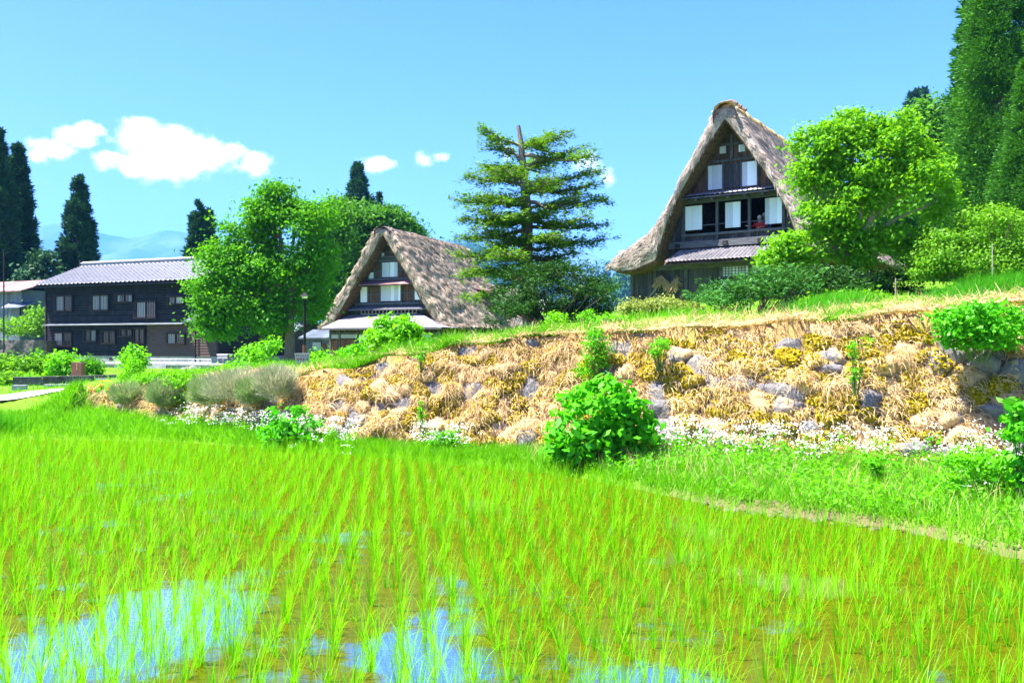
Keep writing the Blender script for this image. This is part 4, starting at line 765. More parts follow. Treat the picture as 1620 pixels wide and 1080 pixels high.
cedar('cedar', 'tallest dark cedar at the left edge, cut by the frame', -2, 88, 205, 540, 44, M['leaf_cedar_far'], 36, 560, 90, .42, bare=.05, cl=1.4, power=.65, trunk=.5, gaps=.12)
cedar('cedar', 'dark cedar just right of the tallest one at the left edge', 27, 92, 226, 545, 36, M['leaf_cedar_far'], 37, 560, 90, .42, bare=.05, cl=1.4, power=.55, trunk=.5, gaps=.12)
broad_tree('dark_shrub', 'dark tree filling the gap between shed and black house', 'tree', 62, 86, [(70,410,18,14),(60,450,28,34),(66,480,26,24),(88,446,14,16)], 120, 45, .45, M['leaf_cedar_far'], M['bark'], 38, trunk_r=.2, clump_r=.9)
# big cedars at the right
cedar('cedar', 'huge cedar with dense rounded tufts in the upper right corner', 1576, 46, -150, 440, 92, M['leaf_cedar'], 41, 620, 420, .125, bare=.05, cl=1.3, power=.62, trunk=.6, gaps=.33)
cedar('cedar', 'cedar at the right frame edge, in front of the huge one', 1640, 41, 60, 440, 78, M['leaf_cedar'], 42, 400, 420, .115, bare=.08, cl=1.1, power=.6, trunk=.5, gaps=.2)
cedar('cedar', 'darker cedar peeking out left behind the huge cedar', 1548, 58, -60, 430, 58, M['leaf_cedar'], 43, 420, 150, .28, bare=.1, cl=1.35, power=.5, trunk=.5, gaps=.25)
broad_tree('persimmon_tree', 'bright yellow-green spreading tree before the right side of the large farmhouse', 'tree', 1333, 25,
           [(1300,225,40,38),(1355,205,45,38),(1410,215,50,42),(1465,260,38,45),(1285,290,38,45),(1345,285,60,50),(1430,300,60,50),(1480,320,30,40),(1255,350,32,38),(1310,360,50,42),(1385,355,55,42),(1445,370,36,34),(1240,395,34,24),(1290,412,36,18),(1350,400,36,20),(1225,410,18,12)],
           900, 75, .13, M['leaf_persimmon'], M['bark_pale'], 24, trunk_r=.14, fork=.27, clump_r=.34, inner=.25, flat=.5, gap=.38, asp=.6, lean=.05)
# understory and hillside at right
broad_tree('bright_shrub', 'big light-green shrub at the right edge under the cedars', 'shrub', 1560, 24, [(1500,400,45,35),(1560,365,50,40),(1610,375,45,45),(1460,420,35,22),(1540,420,60,28),(1600,420,40,30)], 460, 60, .1, M['leaf_light'], M['bark'], 44, gap=.3, trunk_r=.03, clump_r=.35, shrub=True, inner=.55)
broad_tree('hillside_tree', 'soft green tree on the slope behind the yellow-green tree, left of the cedars', 'tree', 1480, 62, [(1470,200,40,42),(1500,250,44,52),(1450,280,50,50),(1515,320,36,60),(1440,350,50,60)], 420, 45, .38, M['leaf_back'], M['bark'], 45, trunk_r=.3, clump_r=.95, inner=.5, fork=.3)
broad_tree('hillside_tree', 'shadowed leafy tree low behind the yellow-green tree and house eave', 'tree', 1420, 52, [(1400,340,46,46),(1440,400,46,40),(1390,420,40,30)], 260, 45, .32, M['leaf_back'], M['bark'], 46, trunk_r=.25, clump_r=.8, inner=.5, fork=.3)
# low conifers
def pads(name, label, px, Y, specs, seed, m, base_py=None, leaf=.1, per=170, cat='shrub', bz=None):
    """conifer shrub of flat, upswept sprays: specs = (px, py, rx, ry) sprays"""
    rng = np.random.RandomState(seed); x = (px-810)/FPX*Y; b = np.array([x, Y, gz(x, Y)-.03 if bz is None else bz]); R = thing(name, label, cat, b); Ps = []; Ds = []; tb = []
    for sx, sy, rx, ry in specs:
        for q in range(max(3, int(rx*ry/42))):
            dY = rng.normal(0, .8); c = at(sx+rng.uniform(-1, 1)*rx, sy+rng.uniform(-1, 1)*ry, Y+dY)-b; c[2] = max(c[2]-(.25 if q % 4 == 0 else 0), .1); rr = .32+.25*rng.rand(); n = per
            az = rng.rand(n)*2*np.pi; r = rr*np.sqrt(rng.rand(n)); P = np.column_stack([np.cos(az)*r, np.sin(az)*r, .55*r*r/rr+rng.normal(0, .045, n)]); Ps.append(P+c); Ds.append(np.column_stack([np.cos(az), np.sin(az), rng.uniform(.2, 1.0, n)]))
            tb += twig_tubes((c[0]*.2, c[1]*.2, -.1), [c], rng, .016, .006, .04, 5)
    P = np.concatenate(Ps); D = unit(np.concatenate(Ds)); P = np.where((P[:, 2:] < .03), P+np.array([0, 0, .1]), P); N_ = unit(rng.normal(0, .5, P.shape)+np.array([0, 0, 1])); V, F = cards(P, N_, leaf*(.6+.8*rng.rand(len(P))), .4, rng, D)
    TV, TF = merge(tb); mesh_np('stem', TV, TF, M['bark'], R, smooth=True); mesh_np('foliage', V, F, m, R, {'rnd': (np.clip(rng.normal(.5, .25, len(P)), 0, 1), 'FACE')})
pads('yew_shrub', 'large dark yew shrub at the foot of the old fir', 880, 27, [(850,450,55,20),(900,440,50,14),(940,455,26,20),(870,480,70,20),(930,480,35,20),(825,490,35,16),(900,495,60,10),(860,432,30,8)], 51, M['leaf_yew'])
pads('yew_shrub', 'small dark green shrub left of the large dark yew, beside the thatch corner', 805, 25.5, [(800,498,24,14),(815,490,16,10)], 52, M['leaf_yew'])
pads('juniper_shrub', 'low spreading juniper before the large farmhouse lean-to', 1190, 21, [(1140,468,40,10),(1180,455,40,12),(1120,478,25,8),(1210,465,50,14),(1250,450,40,14)], 53, M['leaf_juniper'], leaf=.1)
pads('juniper_shrub', 'darker juniper mound beneath the yellow-green tree trunk', 1290, 23.5, [(1270,445,45,16),(1310,450,40,18),(1345,458,24,12),(1240,455,30,10)], 54, M['leaf_yew'], leaf=.11)
pads('juniper_shrub', 'shadowed dark shrub between tree trunk and the far thatch corner', 1385, 26, [(1375,455,36,14),(1400,450,30,14),(1430,455,20,10)], 55, M['leaf_yew'], leaf=.11)
broad_tree('olive_shrub', 'pale olive clipped shrub before the left end of the large farmhouse', 'shrub', 1040, 19.5, [(1010,488,28,11),(1050,486,40,12),(1085,490,20,9)], 160, 45, .075, M['leaf_olive'], M['bark'], 56, trunk_r=.012, clump_r=.2, shrub=True, inner=.5)

# ------------------------------------------------------------------ the old fir with tiered branches
def fir():
    rng = np.random.RandomState(61); Y = 31.0; x = (838-810)/FPX*Y; b = np.array([x, Y, gz(x, Y)-.05]); R = thing('old_fir', 'old tiered fir with a broken bare top, standing between the two thatched farmhouses', 'tree', b)
    tp = [(842,500),(838,450),(832,400),(834,360),(832,320),(828,270),(824,225),(820,199)]; TP = np.array([at(a, c, Y)-b for a, c in tp]); TP[0, 2] = -.2; TP = resample(TP, 26); TP[:, 1] += rng.normal(0, .03, 26)
    rad = np.interp(np.linspace(0, 1, 26), [0, .15, .6, .93, 1], [.36, .3, .19, .1, .07]); tb = [tube_arr(TP, rad, 12)]; Ps = []; Ds = []
    br = [(825,232,757,213,0),(827,248,775,226,.8),(824,222,888,212,-.3),(824,232,868,208,.6),(828,262,905,235,.2),(828,255,930,240,-.9),(828,285,936,262,.3),(829,285,742,280,-.2),(829,300,770,272,.9),(830,300,938,290,.8),(831,310,733,316,.3),(831,318,760,300,-1.),
          (832,325,944,318,-.4),(832,330,912,298,1.2),(833,340,728,345,0),(833,350,760,335,-1.1),(834,352,944,352,.2),(834,362,925,345,-1.0),(834,365,735,375,.4),(834,372,765,362,-1.2),(833,380,938,372,.5),(833,388,905,385,-.8),(833,395,740,402,.1),(834,400,775,395,-1.3),
          (834,405,905,402,.3),(835,412,745,428,-.6),(835,420,885,415,-.4),(836,428,760,436,.9),(837,438,745,470,-.9),(837,440,900,432,.4),(830,275,800,262,-1.6),(830,300,858,292,-1.9),(832,340,800,335,-1.9),(833,370,862,372,-2.1),(834,400,805,405,-2.2),(829,262,850,250,1.8),(832,345,870,330,1.9),(833,385,800,375,1.9),(835,425,850,425,-1.8)]
    br += [(830, y_, 830+s_*rng.uniform(25, 75), y_+rng.uniform(-14, 12), rng.uniform(-1.6, 1.6)) for y_ in np.linspace(235, 435, 8) for s_ in (-1, 1) if rng.rand() < .7]
    for (ax, ay, ex, ey, dy) in br:
        ey += rng.normal(0, 6); ex += rng.normal(0, 7); ay += rng.normal(0, 4)
        a = at(ax, ay, Y)-b; e = at(ex, ey, Y+dy*1.3)-b; n = 9; t = np.linspace(0, 1, n)[:, None]; ln = np.linalg.norm(e-a)
        P = a+(e-a)*t+np.array([0, 0, 1])*(np.sin(t*np.pi)*-.07*ln)+rng.normal(0, .05, (n, 3))*ln*t*(1-t)*2; r0 = .05+.025*ln/2; tb.append(tube_arr(P, np.linspace(r0, .015, n), 6))
        axis = unit((e-a)*np.array([1, 1, 0])); side = np.array([-axis[1], axis[0], 0])
        for s in np.linspace(.22, 1.0, int(5+ln*4.5)):
            p = a+(e-a)*s+np.array([0, 0, 1])*(np.sin(s*np.pi)*-.05*ln)
            for sg in (-1, 1):
                if rng.rand() < .12: continue
                l = (.3+.5*(1-abs(s-.55)))*(.35+1.1*rng.rand()); d = unit(axis*rng.uniform(.4, 1.1)+side*sg+np.array([0, 0, rng.uniform(-.45, .3)])); tip = p+d*l
                tb.append(tube_arr(np.array([p, p+d*l*.5, tip]), np.array([.016, .011, .006]), 4)); k = int(16+32*l); q = rng.rand(k, 1); sp = np.cross(d, [0, 0, 1.0]); w = rng.normal(0, .16, (k, 1))*(1.1-q*.6)
                Ps.append(p+d*l*q*1.12+sp*w+np.array([0, 0, 1])*rng.normal(.05, .07, (k, 1))-np.array([0, 0, 1])*np.abs(w)*.3); Ds.append(np.repeat(d[None], k, 0)*1.0+sp*np.sign(w)*.8+rng.normal(0, .25, (k, 3)))
    P = np.concatenate(Ps); D = unit(np.concatenate(Ds)); N_ = unit(rng.normal(0, .35, P.shape)+np.array([0, 0, 1])); V, F = cards(P, N_, .15*(.6+.8*rng.rand(len(P))), .38, rng, D)
    TV, TF = merge(tb); mesh_np('trunk', TV, TF, M['bark_fir'], R, smooth=True); mesh_np('crown', V, F, M['leaf_fir'], R, {'rnd': (np.clip(rng.normal(.5, .25, len(P)), 0, 1), 'FACE')})
fir()

# ------------------------------------------------------------------ forests on the hills (far woods, one mass each)
def forest(pts, hmin, hmax, m, seed, per=34, leaf=.9, cone=True):
    rng = np.random.RandomState(seed); n = len(pts); hh = rng.uniform(hmin, hmax, n); q = rng.rand(n*per); az = rng.rand(n*per)*2*np.pi; H_ = np.repeat(hh, per)
    r = H_*(.2*(1-q)**.8 if cone else .36*np.sqrt(np.clip(1-(2*q-1)**2, 0, 1)))*(.6+.4*rng.rand(n*per)); P = np.repeat(pts, per, 0)+np.column_stack([np.cos(az)*r, np.sin(az)*r, H_*(.12+.9*q)])
    d = unit(np.column_stack([np.cos(az), np.sin(az), rng.uniform(-.3, .6, n*per)])); N_ = unit(rng.normal(0, .6, P.shape)+np.array([0, 0, .8])); V, F = cards(P, N_, leaf*H_/hmax*(.7+.6*rng.rand(len(P))), .6, rng, d)
    o = mesh_np('forest', V, F, m, None, {'rnd': (np.clip(rng.normal(.5, .2, len(P))+np.repeat(rng.normal(0, .15, n), per), 0, 1), 'FACE')}); return tag(o, None, None, kind='stuff')
def hillpts(X, Yg, Z, n, rng, i0, i1, j0, j1):
    i = rng.uniform(i0, i1, n); j = rng.uniform(j0, j1, n); a = i.astype(int); b = j.astype(int); f = (i-a); h = (j-b)
    g = lambda A: A[a, b]*(1-f)*(1-h)+A[a+1, b]*f*(1-h)+A[a, b+1]*(1-f)*h+A[a+1, b+1]*f*h
    return np.column_stack([g(X), g(Yg), g(Z)-2])
frg = np.random.RandomState(71)
forest(hillpts(RX, RY, RZ, 2600, frg, 5, 200, 14, 41), 20, 32, M['leaf_cedar_far'], 72, per=14, leaf=6.5)
forest(hillpts(RX2, RY2, RZ2, 2400, frg, 2, 216, 8, 41), 9, 17, M['leaf_cedar_far'], 73, per=22, leaf=4)
# near wooded slope behind the right side
sl = []
for _ in range(330):
    x = frg.uniform(22, 95); y = frg.uniform(70, 170); sl.append((x, y))
slope = np.array([( -0.0+x, y) for x, y in sl])
SX, SY = np.meshgrid(np.linspace(14, 240, 60), np.linspace(66, 300, 50), indexing='ij')
def slope_z(x, y):
    return 3+np.clip(x-.27*y-4, 0, None)*.62*sstep(60, 100, y)*(1+0*y)
SZ = slope_z(SX, SY)+fbm(np.stack([SX/14, SY/14, SX*0], -1), 44, 4)*5-1
hs_ = mesh_np('hills', np.stack([SX, SY, SZ], -1).reshape(-1, 3), grid_faces(60, 50)[:, ::-1], mat('wooded_slope_cover', (.02,.07,.015), (.06,.14,.02), .2, rough=1, spec=0), smooth=True); tag(hs_, None, None, kind='structure')
pts = np.column_stack([slope[:, 0], slope[:, 1], slope_z(slope[:, 0], slope[:, 1])-1]); k = slope[:, 0] > .27*slope[:, 1]+4
forest(pts[k], 7, 11, M['leaf_back'], 74, per=420, leaf=1.1, cone=False)
for i, (px, top, lab) in enumerate(((1443,148,'leftmost tiny dark conifer on the far skyline above the yellow-green tree'),(1452,143,'middle tiny dark conifer on the far skyline above the yellow-green tree'),(1462,140,'rightmost tiny dark conifer on the far skyline, nearest the big cedars'))):
    cedar('ridge_conifer', lab, px, 190, top, top+50, 8, M['leaf_cedar_far'], 81+i, 90, 24, .9, bare=.02, cl=2.2, trunk=.3)
# ------------------------------------------------------------------ mossy stone terrace wall
def stone_wall():
    rng = np.random.RandomState(91); x0, x1 = -9.75, 15.0; n = 640; xs = np.linspace(x0, x1, n); kt = 62; t = np.linspace(0, 1, kt)
    yf, zf, zt, yt = yfoot(xs), zfoot(xs), ztop(xs), ytop(xs)
    Z = (zf[:, None]-.15)+(zt-zf+.15)[:, None]*t[None]; Y = yf[:, None]+(yt-yf)[:, None]*t[None]**1.08; X = np.repeat(xs[:, None], kt, 1)
    # voronoi boulders
    cx = []; 
    for h in np.arange(-.3, 3.2, .24):
        for x in np.arange(x0-1, x1+1, .33): cx.append((x+rng.uniform(-.17, .17)+(.16 if int(round(h/.24)) % 2 else 0), h+rng.uniform(-.11, .11)))
    cx = np.array(cx); sz = rng.rand(len(cx)); ex = rng.rand(len(cx)); Q = np.column_stack([X.ravel(), (Z-zf[:, None]).ravel()*1.15])+.07*np.column_stack([fbm(np.stack([X*3, Z*3, Z*0], -1), 4, 3).ravel(), fbm(np.stack([X*3, Z*3, Z*0+9], -1), 5, 3).ravel()])*2
    d1 = np.zeros(len(Q)); d2 = np.zeros(len(Q)); ix = np.zeros(len(Q), int)
    for a in range(0, len(Q), 4000):
        d = np.sqrt(((Q[a:a+4000, None]-cx[None])**2*np.array([.8, 1.2])).sum(2)); p = np.argpartition(d, 1, 1)[:, :2]; da = np.take_along_axis(d, p, 1); o = np.argsort(da, 1); p = np.take_along_axis(p, o, 1); da = np.take_along_axis(da, o, 1)
        d1[a:a+4000] = da[:, 0]; d2[a:a+4000] = da[:, 1]; ix[a:a+4000] = p[:, 0]
    g = np.clip((d2-d1)/.13, 0, 1); bump = (1-(1-g)**2)*(.04+.13*sz[ix]**1.5); bump = bump.reshape(X.shape)+fbm(np.stack([X*7, Z*7, Y*3], -1), 6, 5)*.16+fbm(np.stack([X*1.1, Z*1.1, Z*0], -1), 7, 3)*.25
    edge = np.minimum(1, 4*(1-t))[None]*.85+.15
    bump = bump*edge; nrm = np.array([0, -.86, .5]); P = np.stack([X, Y, Z], -1)+nrm*(bump-.06)[..., None]
    # end return at the left and lip on top
    lip = P[:, -1] + np.stack([np.zeros(n), np.full(n, .35), np.full(n, .0)], -1); lip2 = P[:, -1]+np.stack([np.zeros(n), np.full(n, .9), np.full(n, -.5)], -1)
    lip[:, 2] = H(lip[:, 0], lip[:, 1])+.02
    P = np.concatenate([P, lip[:, None], lip2[:, None]], 1)
    ret = P[:1].copy(); ret = ret+np.array([-.05, 1.2, 0]); P = np.concatenate([ret+np.array([0, 3.0, 0]), ret, P], 0)
    ni, nj = P.shape[:2]
    gap = np.zeros((ni, nj)); gap[2:, :kt] = g.reshape(n, kt); gap[:, kt:] = 1
    st = np.zeros((ni, nj)); st[2:, :kt] = ex[ix].reshape(n, kt)
    m, nt, N, L, out = new_mat('mossy_wall_stone'); p = N('ShaderNodeBsdfPrincipled'); p.inputs['Roughness'].default_value = .92; p.inputs['Specular IOR Level'].default_value = .2; L(p.outputs[0], out.inputs[0])
    tc = N('ShaderNodeTexCoord'); n1 = N('ShaderNodeTexNoise'); n1.inputs['Scale'].default_value = 3.0; n1.inputs['Detail'].default_value = 8; n1.inputs['Roughness'].default_value = .7; L(tc.outputs['Object'], n1.inputs['Vector'])
    n2 = N('ShaderNodeTexNoise'); n2.inputs['Scale'].default_value = 22; n2.inputs['Detail'].default_value = 5; L(tc.outputs['Object'], n2.inputs['Vector'])
    def mixc(f, a, b):
        x = N('ShaderNodeMixRGB')
        if f is not None: L(f, x.inputs[0])
        for i, c in ((1, a), (2, b)):
            if isinstance(c, tuple): x.inputs[i].default_value = c4(c)
            else: L(c, x.inputs[i])
        return x.outputs[0]
    def rng_(v, a, b):
        x = N('ShaderNodeMapRange'); L(v, x.inputs[0]); x.inputs[1].default_value = a; x.inputs[2].default_value = b; return x.outputs[0]
    stone = mixc(n2.outputs['Fac'], (.065,.06,.06), (.24,.225,.22)); moss = mixc(n2.outputs['Fac'], (.10,.075,.004), (.30,.23,.008)); dead = mixc(n2.outputs['Fac'], (.3,.18,.07), (.66,.46,.24))
    a1 = N('ShaderNodeAttribute'); a1.attribute_name = 'stone'; ad = N('ShaderNodeMath'); ad.operation = 'MULTIPLY_ADD'; L(n1.outputs['Fac'], ad.inputs[0]); ad.inputs[1].default_value = .8; L(a1.outputs['Fac'], ad.inputs[2])
    c = mixc(rng_(ad.outputs[0], .72, .86), moss, dead); c = mixc(rng_(ad.outputs[0], 1.17, 1.25), c, stone)
    a2 = N('ShaderNodeAttribute'); a2.attribute_name = 'gap'; c = mixc(rng_(a2.outputs['Fac'], .0, .35), (.09,.06,.03), c); L(c, p.inputs['Base Color'])
    bp = N('ShaderNodeBump'); bp.inputs['Strength'].default_value = .8; bp.inputs['Distance'].default_value = .03; L(n2.outputs['Fac'], bp.inputs['Height']); L(bp.outputs[0], p.inputs['Normal'])
    o = mesh_np('stone_wall', P.reshape(-1, 3), grid_faces(ni, nj)[:, ::-1], m, attrs={'stone': (st.ravel(), 'POINT'), 'gap': (gap.ravel(), 'POINT')}, smooth=True)
    tag(o, 'long sloping stone terrace wall overgrown with golden moss and dead grass', 'wall')
    return P[2:, :kt], st[2:, :kt], g.reshape(n, kt), xs
WP, WS, WG, WXS = stone_wall()

def strips(P0, D0, L_, wid, nseg, rng, grav, side=None):
    """curved blades: start P0, direction D0, length L_, falling with grav"""
    n = len(P0); S = unit(np.cross(D0, rng.normal(size=(n, 3)))) if side is None else side; pts = [P0]; d = D0.copy(); p = P0.copy()
    for k in range(nseg):
        p = p+d*(L_/nseg)[:, None]; d = unit(d+np.array([0, 0, -1])*grav[:, None]); pts.append(p)
    w = np.linspace(1, .12, nseg+1); V = np.stack([np.stack([q-S*(wid*w[k])[:, None], q+S*(wid*w[k])[:, None]], 1) for k, q in enumerate(pts)], 1)
    V = V.reshape(n, -1, 3); b = (np.arange(n)*(2*nseg+2))[:, None, None]; s = np.arange(nseg)[None, :, None]*2; F = (b+s+np.array([0, 1, 3, 2])[None, None]).reshape(-1, 4)
    return V.reshape(-1, 3), F, nseg
def rnd_faces(rng, n, k, mu=.5, sd=.25): return np.repeat(np.clip(rng.normal(mu, sd, n), 0, 1), k)

# dead grass hanging over the wall and lying on the terrace edge
rng = np.random.RandomState(92)
def wall_pts(n, wfun):
    i = rng.randint(0, len(WXS)-1, n*3); j = (rng.rand(n*3)**.9*60).astype(int); p = WP[i, j]; w = wfun(p, WS[i, j], WG[i, j], j/61.); k = rng.rand(n*3) < w; return p[k][:n], j[k][:n]
strawP, _ = wall_pts(36000, lambda p, s, g, t: np.clip((.95-.92*(s > .8)-.6*(s < .4))*(vnoise(p*1.4, 31)*1.5), 0.02, 1)*(p[:, 0] < 9)*np.where(p[:, 0] < -4.8, .5, 1))
n = len(strawP); D = unit(np.column_stack([rng.normal(0, .55, n), -.55-.4*rng.rand(n), rng.uniform(-.4, .55, n)])); L_ = rng.uniform(.05, .24, n)
V1, F1, k1 = strips(strawP+np.array([0, -.01, .02]), D, L_, np.full(n, .0045)*(.6+rng.rand(n)), 3, rng, np.full(n, .6)); r1 = rnd_faces(rng, n, 3, .55, .28)
# clumps of dead tussock on the wall
ctr, _ = wall_pts(110, lambda p, s, g, t: (p[:, 0] < 9)*(vnoise(p*.9, 33)**1.5)); cc = np.repeat(ctr, 60, 0); n = len(cc); D = unit(np.column_stack([rng.normal(0, .7, n), -.35-.5*rng.rand(n), rng.uniform(-.1, .9, n)])); 
V2, F2, _ = strips(cc+rng.normal(0, .06, (n, 3)), D, rng.uniform(.15, .5, n), np.full(n, .0045)*(.6+rng.rand(n)), 4, rng, np.full(n, .55)); r2 = rnd_faces(rng, n, 4, .6, .25)
n = 26000; x = rng.uniform(-7, 10, n); y = ytop(x)-.1+np.abs(rng.normal(0, 1.0, n)); okk = vnoise(np.column_stack([x*.7, y*.7, y*0]), 35) > .3+.12*(x < 1.2)+.1*(x < -4.5); x, y = x[okk], y[okk]; n = len(x)
P0 = np.column_stack([x, y, H(x, y)+.03]); D = unit(np.column_stack([rng.normal(0, 1, n), rng.normal(-.2, .8, n), rng.uniform(.05, .6, n)])); V3, F3, _ = strips(P0, D, rng.uniform(.1, .3, n), np.full(n, .007), 2, rng, np.full(n, .5)); r3 = rnd_faces(rng, n, 2, .6, .28)
n = 20000; x = rng.uniform(1.5, 14, n); y = ytop(x)+5.5*rng.rand(n)**1.3; okk = vnoise(np.column_stack([x*.6, y*.6, y*0]), 36) > .25+.07*(y-ytop(x)); x, y = x[okk], y[okk]; n = len(x)
P0 = np.column_stack([x, y, H(x, y)+.02]); D = unit(np.column_stack([rng.normal(0, 1, n), rng.normal(0, 1, n), rng.uniform(.1, 1.1, n)])); V4, F4, _ = strips(P0, D, rng.uniform(.1, .38, n), np.full(n, .006), 3, rng, np.full(n, .3)); r4 = rnd_faces(rng, n, 3, .45, .3)
n = 2600; x = rng.uniform(.2, 7.2, n); e = yedge(x)+.35; y = e+(yfoot(x)-e)*rng.rand(n)**.7; P0 = np.column_stack([x, y, H(x, y)]); D = unit(np.column_stack([rng.normal(0, .35, n), rng.normal(0, .35, n), np.ones(n)])); V5, F5, _ = strips(P0, D, rng.uniform(.12, .34, n), np.full(n, .0035), 3, rng, np.full(n, .15)); r5 = rnd_faces(rng, n, 3, .5, .28)
V, F = merge([(V1, F1), (V2, F2), (V3, F3), (V4, F4), (V5, F5)]); o = mesh_np('dry_grass', V, F, M['straw'], attrs={'rnd': (np.concatenate([r1, r2, r3, r4, r5]), 'FACE')}); tag(o, None, None, kind='stuff')
# moss cushions
mp_, _ = wall_pts(64000, lambda p, s, g, t: np.clip(1.25*(s < .5)+.9*(vnoise(p*2.3, 37) > .55), 0, 1)*(g > .25)*(s < .85)); n = len(mp_); N_ = unit(rng.normal(0, .6, (n, 3))+np.array([0, -.8, .6])); V, F = cards(mp_+N_*rng.uniform(0, .035, (n, 1)), N_, rng.uniform(.025, .055, n), .8, rng)
o = mesh_np('moss', V, F, M['moss'], attrs={'rnd': (np.clip(rng.normal(.5, .3, n), 0, 1), 'FACE')}); tag(o, None, None, kind='stuff')

# ------------------------------------------------------------------ grass
def grass(name, x, y, hmin, hmax, m, w=.006, seg=3, grav=.28, mu=.5, lean=.45, zoff=0):
    n = len(x); P0 = np.column_stack([x, y, H(x, y)+zoff]); D = unit(np.column_stack([rng.normal(0, lean, n), rng.normal(0, lean, n), np.ones(n)])); V, F, k = strips(P0, D, rng.uniform(hmin, hmax, n), np.full(n, w)*(.6+.9*rng.rand(n)), seg, rng, np.full(n, grav)*(rng.rand(n)*1.6)); return V, F, rnd_faces(rng, n, seg, mu)
def put(name, parts, m):
    V, F = merge([(a, b) for a, b, c in parts]); o = mesh_np(name, V, F, m, attrs={'rnd': (np.concatenate([c for a, b, c in parts]), 'FACE')}); return tag(o, None, None, kind='stuff')
parts = []
n = 52000; x = rng.uniform(-3.6, 7.5, n); e = yedge(x)+.22*sstep(1, 2.4, x); f = yfoot(x)+.05; y = e+(f-e)*rng.rand(n)**.9; k = (f-e > .3)*(vnoise(np.column_stack([x*2.2, y*2.2, y*0]), 41)*1.1+.25 > rng.rand(n)); x, y = x[k], y[k]; parts.append(grass('g', x, y, .06, .26, None, .0055))
n = 16000; x = rng.uniform(-10.5, -3, n); e = yedge(x)+.2; f = yfoot(x)+.1; y = e+(f-e)*rng.rand(n); parts.append(grass('g', x, y, .08, .3, None, .008))
n = 26000; x = rng.uniform(-16, -9.6, n); y = yedge(x)+.15+3.2*rng.rand(n); k = np.ones(n, bool); k = y < 18.0+np.interp(x, [-16, -13, -11.5, -9.6], [-.2, .9, 1.6, 2.4])*.8; x, y = x[k], y[k]; pd = np.sqrt(((np.stack([x, y], 1)[:, None]-q_path[None])**2).sum(2)).min(1); k = pd > .7; x, y, pd = x[k], y[k], pd[k]; kk = pd > 1.5; parts.append(grass('g', x[kk], y[kk], .08, .26, None, .009)); parts.append(grass('g', x[~kk], y[~kk], .03, .08, None, .009))
# terrace top
n = 30000; x = rng.uniform(-6, 12, n); y = ytop(x)+.0+4.5*rng.rand(n)**.8; dens = np.where(x < 1.5, .8, .1)+.75*sstep(2.4, 4.5, y-ytop(x)); k = rng.rand(n) < dens*(vnoise(np.column_stack([x*1.1, y*1.1, y*0]), 43)*1.2+.15)*np.where(y-ytop(x) < .35, .35, 1); x, y = x[k], y[k]; parts.append(grass('g', x, y, .06, .2, None, .008, zoff=-.01))
n = 9000; x = rng.uniform(-9, -3, n); y = ytop(x)+6*rng.rand(n); parts.append(grass('g', x, y, .1, .3, None, .01))
n = 34000; y = 19+46*rng.rand(n)**1.4; x = rng.uniform(-.62, .5, n)*y; pd = np.sqrt(((np.stack([x, y], 1)[:, None]-q_path[None])**2).sum(2)).min(1); k = (H(x, y) < 6) & ~((x < -9.0) & (y < 19.6)) & ~((x > 1) & (y < 19)) & (pd > .8); x, y = x[k], y[k]; kk = y > 30; parts.append(grass('g', x[kk], y[kk], .1, .26, None, .016, seg=2)); parts.append(grass('g', x[~kk], y[~kk], .05, .17, None, .01, seg=2))
put('grass', parts, M['grass'])
parts = []
for cx_, cy_, r_, h_ in [(-11.9,16.5,.5,.5),(-11.2,16.35,.45,.5),(-10.2,16.4,.5,.55),(-12.8,16.6,.6,.5)]:
    n = 1500; x = cx_+rng.normal(0, r_*.6, n); y = cy_+rng.normal(0, .16, n)+.05; k = y > yedge(x)+.05; parts.append(grass('g', x[k], y[k], h_*.5, h_, None, .008, seg=3, lean=.3))
for px, py, Y, h_, c in [(1500,452,19,.5,700),(1540,448,19.5,.55,800),(1590,440,19.5,.6,900),(1620,435,19.5,.6,700),(1310,475,18,.4,700),(1280,482,17.5,.35,600),(1345,470,18.5,.4,600),(700,525,16.2,.45,500),(735,515,16.8,.4,500),(655,540,16,.4,300),(865,512,16.5,.3,500),(940,505,17,.35,400)]:
    x = (px-810)/FPX*Y; xx = x+rng.normal(0, .3, c); yy = Y+rng.normal(0, .25, c); parts.append(grass('g', xx, yy, h_*.5, h_, None, .007, lean=.35))
put('rank_grass', parts, M['grass_dark']); parts = []
for q in range(70):
    x = rng.uniform(-3.2, 1.6) if q < 34 else rng.uniform(1.6, 9); y = float(ytop(x))+rng.uniform(-.12, .5 if q < 46 else 4); c = rng.randint(60, 260); r_ = rng.uniform(.08, .3); parts.append(grass('g', x+rng.normal(0, r_, c), np.maximum(y+rng.normal(0, r_*.6, c), ytop(x)-.05), .1, rng.uniform(.18, .36), None, .006, lean=.55))
put('crest_grass', parts, M['grass'])

